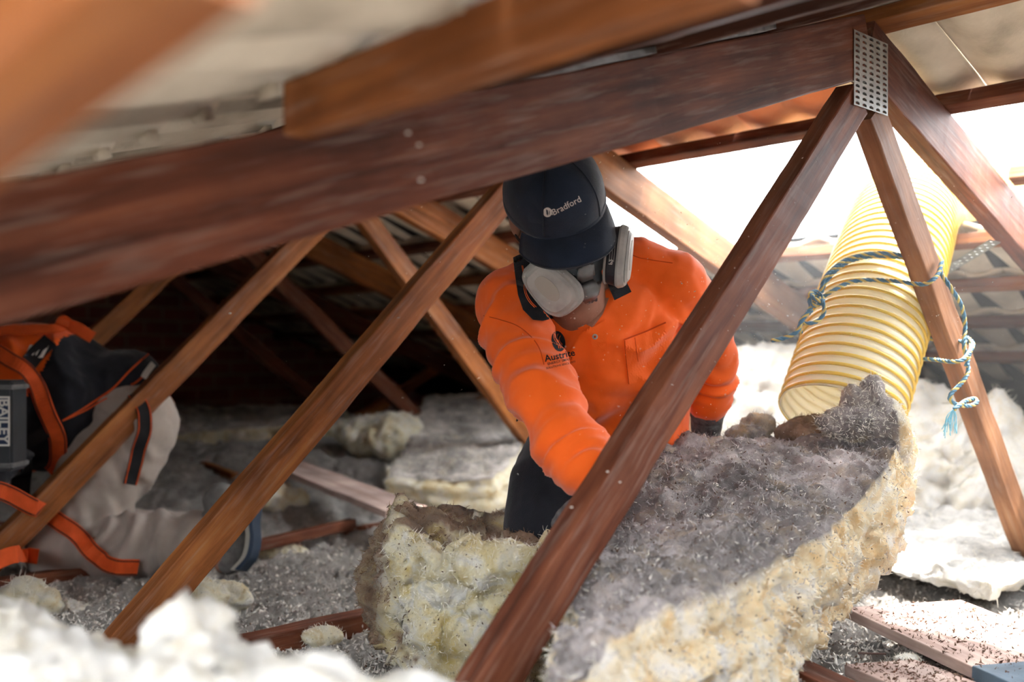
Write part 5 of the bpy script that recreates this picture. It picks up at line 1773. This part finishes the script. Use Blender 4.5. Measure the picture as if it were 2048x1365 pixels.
# shirt: black back panel, orange upper
sh = [tube_geo([W(254, 766, 2.94), W(195, 788, 2.93)] + t2[2:], [(.105, .12), (.175, .15), (.205, .18), (.21, .185), (.19, .17), (.12, .12)], hint=Z, seg=28, caps=True),
      tube_geo([arm[0] + Vector((0, .06, .05)), arm[0], arm[1], arm[2] + Z * .05], [.08, .075, .06, .045], seg=16),
      tube_geo([arm2[0], arm2[1]], [.075, .06], seg=16)]
me = fuse('work_top', sh, .009, 9)
wrinkle(me, [(t2[1], t2[4], .26, 13, .010), (arm[0], arm[1], .09, 22, .008)], .004, 15)
m2, t_, b_, N_n, L_n = nt('black_orange_top')
set_bsdf(b_, .8, .15)
shirt2 = link('work_top', me, None, man)
me.materials.append(M['orange']); me.materials.append(M['black_cloth'])
co = get_co(me) + np.array(WL[shirt2.name])
px_of = 1024 + co[:, 0] / co[:, 1] * FPX; py_of = HOR - (co[:, 2] - CZ) / co[:, 1] * FPX
pc = np.empty(len(me.polygons) * 3, dtype=np.float32); me.polygons.foreach_get('center', pc); pc = pc.reshape(-1, 3) + np.array(WL[shirt2.name])
# seam between the yoke and the back panel lies in a plane across the body
lim = W(104, 700, 2.75).x; 
mi = (pc[:, 0] > lim + .10 * np.clip((CZ - pc[:, 2]) / .3, -1, 1) * -1).astype(np.int32)
me.polygons.foreach_set('material_index', mi)
bpy.data.materials.remove(m2)
st2 = me.copy(); st2.vertices.foreach_set('co', co.astype(np.float32).ravel()); st2.update(); TB = bvh_of(st2)
# trousers
tr = [ell_geo(W(258, 850, 2.96), ab, (.100, .15, .11)), ell_geo(W(264, 812, 2.95), ab, (.080, .14, .08)),
      tube_geo([W(262, 850, 2.90), W(215, 940, 2.85), W(165, 1030, 2.80), knee], [.135, .125, .108, .088], seg=24),
      tube_geo([knee, W(210, 1102, 2.74), W(320, 1088, 2.72), W(415, 1070, 2.70)], [.084, .080, .078, .060], seg=22),
      tube_geo([hip2, knee2], [.13, .085], seg=20), tube_geo([knee2, ank2], [.078, .06], seg=18)]
me = fuse('trousers', tr, .008, 8)
wrinkle(me, [(knee, ank, .10, 22, .020), (hip, knee, .15, 12, .010), (W(262, 820, 2.9), W(190, 985, 2.83), .16, 16, .006)], .003, 25)
tro = link('trousers', me, M['khaki'], man)
co = get_co(me) + np.array(WL[tro.name])
st3 = me.copy(); st3.vertices.foreach_set('co', co.astype(np.float32).ravel()); st3.update(); TT = bvh_of(st3)
bmj = bmesh.new(); bmj.from_mesh(st2); bmj.from_mesh(st3); TJ = BVHTree.FromBMesh(bmj); bmj.free()
# shoe: toe down, sole to the right
def shoe():
    path = [W(440, 1000, 2.70), W(462, 1040, 2.69), W(468, 1085, 2.68), W(455, 1125, 2.66)]
    up_ = Vector((-1, 0, .2)).normalized()
    u1 = fuse('shoe', [tube_geo(path, [(.050, .046), (.052, .047), (.050, .048), (.034, .042)], hint=Z, seg=20), tube_geo([W(415, 1062, 2.70), W(448, 1040, 2.70)], [.05, .05], seg=18)], .005, 4)
    sh_ = link('shoe', u1, M['shoe_grey'], man)
    sol = [W(502, 985, 2.70), W(510, 1010, 2.69), W(506, 1045, 2.68), W(508, 1080, 2.67), W(500, 1115, 2.66), W(478, 1142, 2.65)]
    for nm, off, w_, th, mt in (('midsole', -.012, .100, .014, 'shoe_sole'), ('outsole', .0, .106, .010, 'shoe_blue')):
        pts = catmull([p + X_ * off for p in sol], 6)
        nos = [Vector((1, 0, -.15)).normalized()] * len(pts)
        v, f = ribbon_geo(pts, w_, nos, th)
        link(nm, np_mesh(nm, [tuple(x) for x in v], f), M[mt], sh_, smooth=False)
    for k in range(5):
        y = 1010 + k * 17
        v, f = tube_geo([W(432, y, 2.655), W(448, y + 6, 2.645), W(462, y - 2, 2.65)], [.0022] * 3, seg=6, smooth_n=4)
        link('shoelace', np_mesh('shoelace', [tuple(x) for x in v], f), M['strap_bk'], sh_)
shoe()
# harness
E_ = M['strap_bk']
strap_px('harness_strap', [(-20, 700), (22, 722), (62, 760), (88, 810), (112, 862), (118, 905), (100, 945)], .045, TJ, M['strap_or'], man, .008, .003, 2.7, edge=E_)
strap_px('harness_strap', [(-30, 672), (40, 668), (100, 668), (122, 664)], .030, TJ, M['strap_or'], man, .012, .003, 2.75)
strap_px('harness_strap', [(118, 664), (128, 652), (150, 655), (172, 668), (186, 676)], .035, TJ, M['strap_or'], man, .016, .004, 2.75)
strap_px('leg_strap', [(-20, 978), (20, 990), (60, 1012), (100, 1030), (140, 1060), (180, 1098), (225, 1128), (275, 1130)], .045, TJ, M['strap_or'], man, .010, .003, 2.65, edge=E_)
strap_px('leg_strap', [(-10, 1125), (20, 1112), (50, 1108), (80, 1112)], .04, TJ, M['strap_or'], man, .010, .003, 2.6)
strap_px('side_strap', [(268, 790), (285, 820), (288, 860), (276, 905), (256, 970)], .040, TJ, M['strap_bk'], man, .006, .003, 2.7, edge=M['strap_or'], edge_w=.0028)
strap_px('waist_piping', [(298, 708), (262, 740), (225, 778), (185, 805), (125, 842)], .0045, TJ, M['strap_or'], man, .002, .002, 2.75)
strap_px('waist_piping', [(296, 740), (280, 758), (262, 772)], .0045, TJ, M['strap_or'], man, .002, .002, 2.75)
strap_px('waist_piping', [(215, 798), (160, 826), (125, 842)], .0035, TJ, M['strap_or'], man, .002, .002, 2.75)
strap_px('waist_label', [(304, 730), (292, 745), (285, 757)], .018, TJ, M['white_pr'], man, .004, .002, 2.75)
strap_px('back_strap', [(50, 735), (78, 705), (104, 682)], .045, TJ, M['strap_bk'], man, .006, .003, 2.72)
strap_px('front_strap', [(95, 862), (55, 880), (10, 905)], .035, TJ, M['strap_bk'], man, .010, .003, 2.6)
strap_px('front_strap', [(40, 905), (42, 950), (40, 990)], .05, TJ, M['strap_bk'], man, .012, .003, 2.6)
# white and navy badge on the harness
patch('badge', [(60, 690), (98, 692), (86, 716), (48, 716)], TJ, M['white_pr'], man, .012, .002, 2.6, 8)
patch('badge_field', [(64, 693), (84, 694), (73, 713), (53, 713)], TJ, M['blue_pr'], man, .0145, .001, 2.6, 8)
for pts in ([(66, 697), (80, 698), (79, 701), (65, 700)], [(71, 700), (74, 700), (66, 711), (63, 711)], [(76, 700), (79, 700), (73, 711), (70, 711)]):
    patch('badge_letter', pts, TJ, M['white_pr'], man, .016, .001, 2.6, 8)

# ------------------------------------------------------------------ case with the BAILEY sign at the left edge
cs = empty('equipment_case', W(-12, 965, 2.55), 'dark grey case with a BAILEY sign at the left edge beside the kneeling person', 'case')
def plain_box(name, c, dims, mat, parent, bev=.004, rz=0):
    bm = bmesh.new(); bmesh.ops.create_cube(bm, size=1)
    bmesh.ops.scale(bm, verts=bm.verts, vec=dims); bmesh.ops.bevel(bm, geom=bm.edges[:], offset=bev, segments=3, affect='EDGES')
    bmesh.ops.rotate(bm, verts=bm.verts, cent=(0, 0, 0), matrix=Matrix.Rotation(rz, 3, 'Z')); bmesh.ops.translate(bm, verts=bm.verts, vec=c)
    return bm_link(name, bm, mat, parent, smooth=False)
M['case'] = simple('case_plastic', (.035, .04, .045), .4, .4, nscale=15, namt=.3)
yc = 2.47
def CB(px, py, d=0): return W(px, py, yc - d)
bw = (CB(24, 0) - CB(-60, 0)).x; bh = (CB(0, 762) - CB(0, 945)).z
cc = (CB(-18, 853)) + Y_ * .04
plain_box('case_body', cc, (bw, .08, bh), M['case'], cs, .006)
for yy in (775, 932):
    q = CB(-18, yy) + Y_ * .04
    plain_box('case_band', q, (bw + .006, .086, .012), M['strap_dull'], cs, .002)
q0 = CB(-26, 843)
plain_box('sign_border', q0 + Y_ * -.001, ((CB(21, 0) - CB(-73, 0)).x * .98, .003, (CB(0, 792) - CB(0, 892)).z), M['white_pr'], cs, .001)
plain_box('sign_field', q0 + Y_ * -.0025, ((CB(18, 0) - CB(-70, 0)).x * .98, .003, (CB(0, 796) - CB(0, 888)).z), M['blue_pr'], cs, .001)
v, f = text_geo('BAILEY', 1.0, .025)
x0 = min(p.x for p in v); x1 = max(p.x for p in v); Lz = (CB(0, 799) - CB(0, 885)).z; k = Lz / (x1 - x0) * 1.04
me = np_mesh('sign_letters', [tuple(CB(0.5, 799) + Vector((p.y * k * .95 - .0, -.0045, -(p.x - x0) * k))) for p in v], f)
link('sign_letters', me, M['white_pr'], cs, smooth=False)

# pale blue cloth lying behind the slab by the worker's hip
M['blue_cloth'] = simple('pale_blue_cloth', (.50, .58, .66), .85, .1, nscale=20, namt=.15, bump=.4, bscale=60)
me = fuse('cloth', [ell_geo(W(1335, 905, 2.32), ab, (.07, .06, .05)), ell_geo(W(1310, 950, 2.28), ab, (.08, .07, .07)), ell_geo(W(1300, 1010, 2.28), ab, (.10, .08, .12)), ell_geo(W(1365, 930, 2.34), ab, (.05, .05, .04))], .006, 4)
wrinkle(me, [(W(1290, 980, 2.3), W(1370, 900, 2.3), .10, 36, .010)], .006, 4)
tag(link('cloth', me, M['blue_cloth']), 'crumpled pale blue cloth behind the slab, between the worker\'s hands', 'cloth')
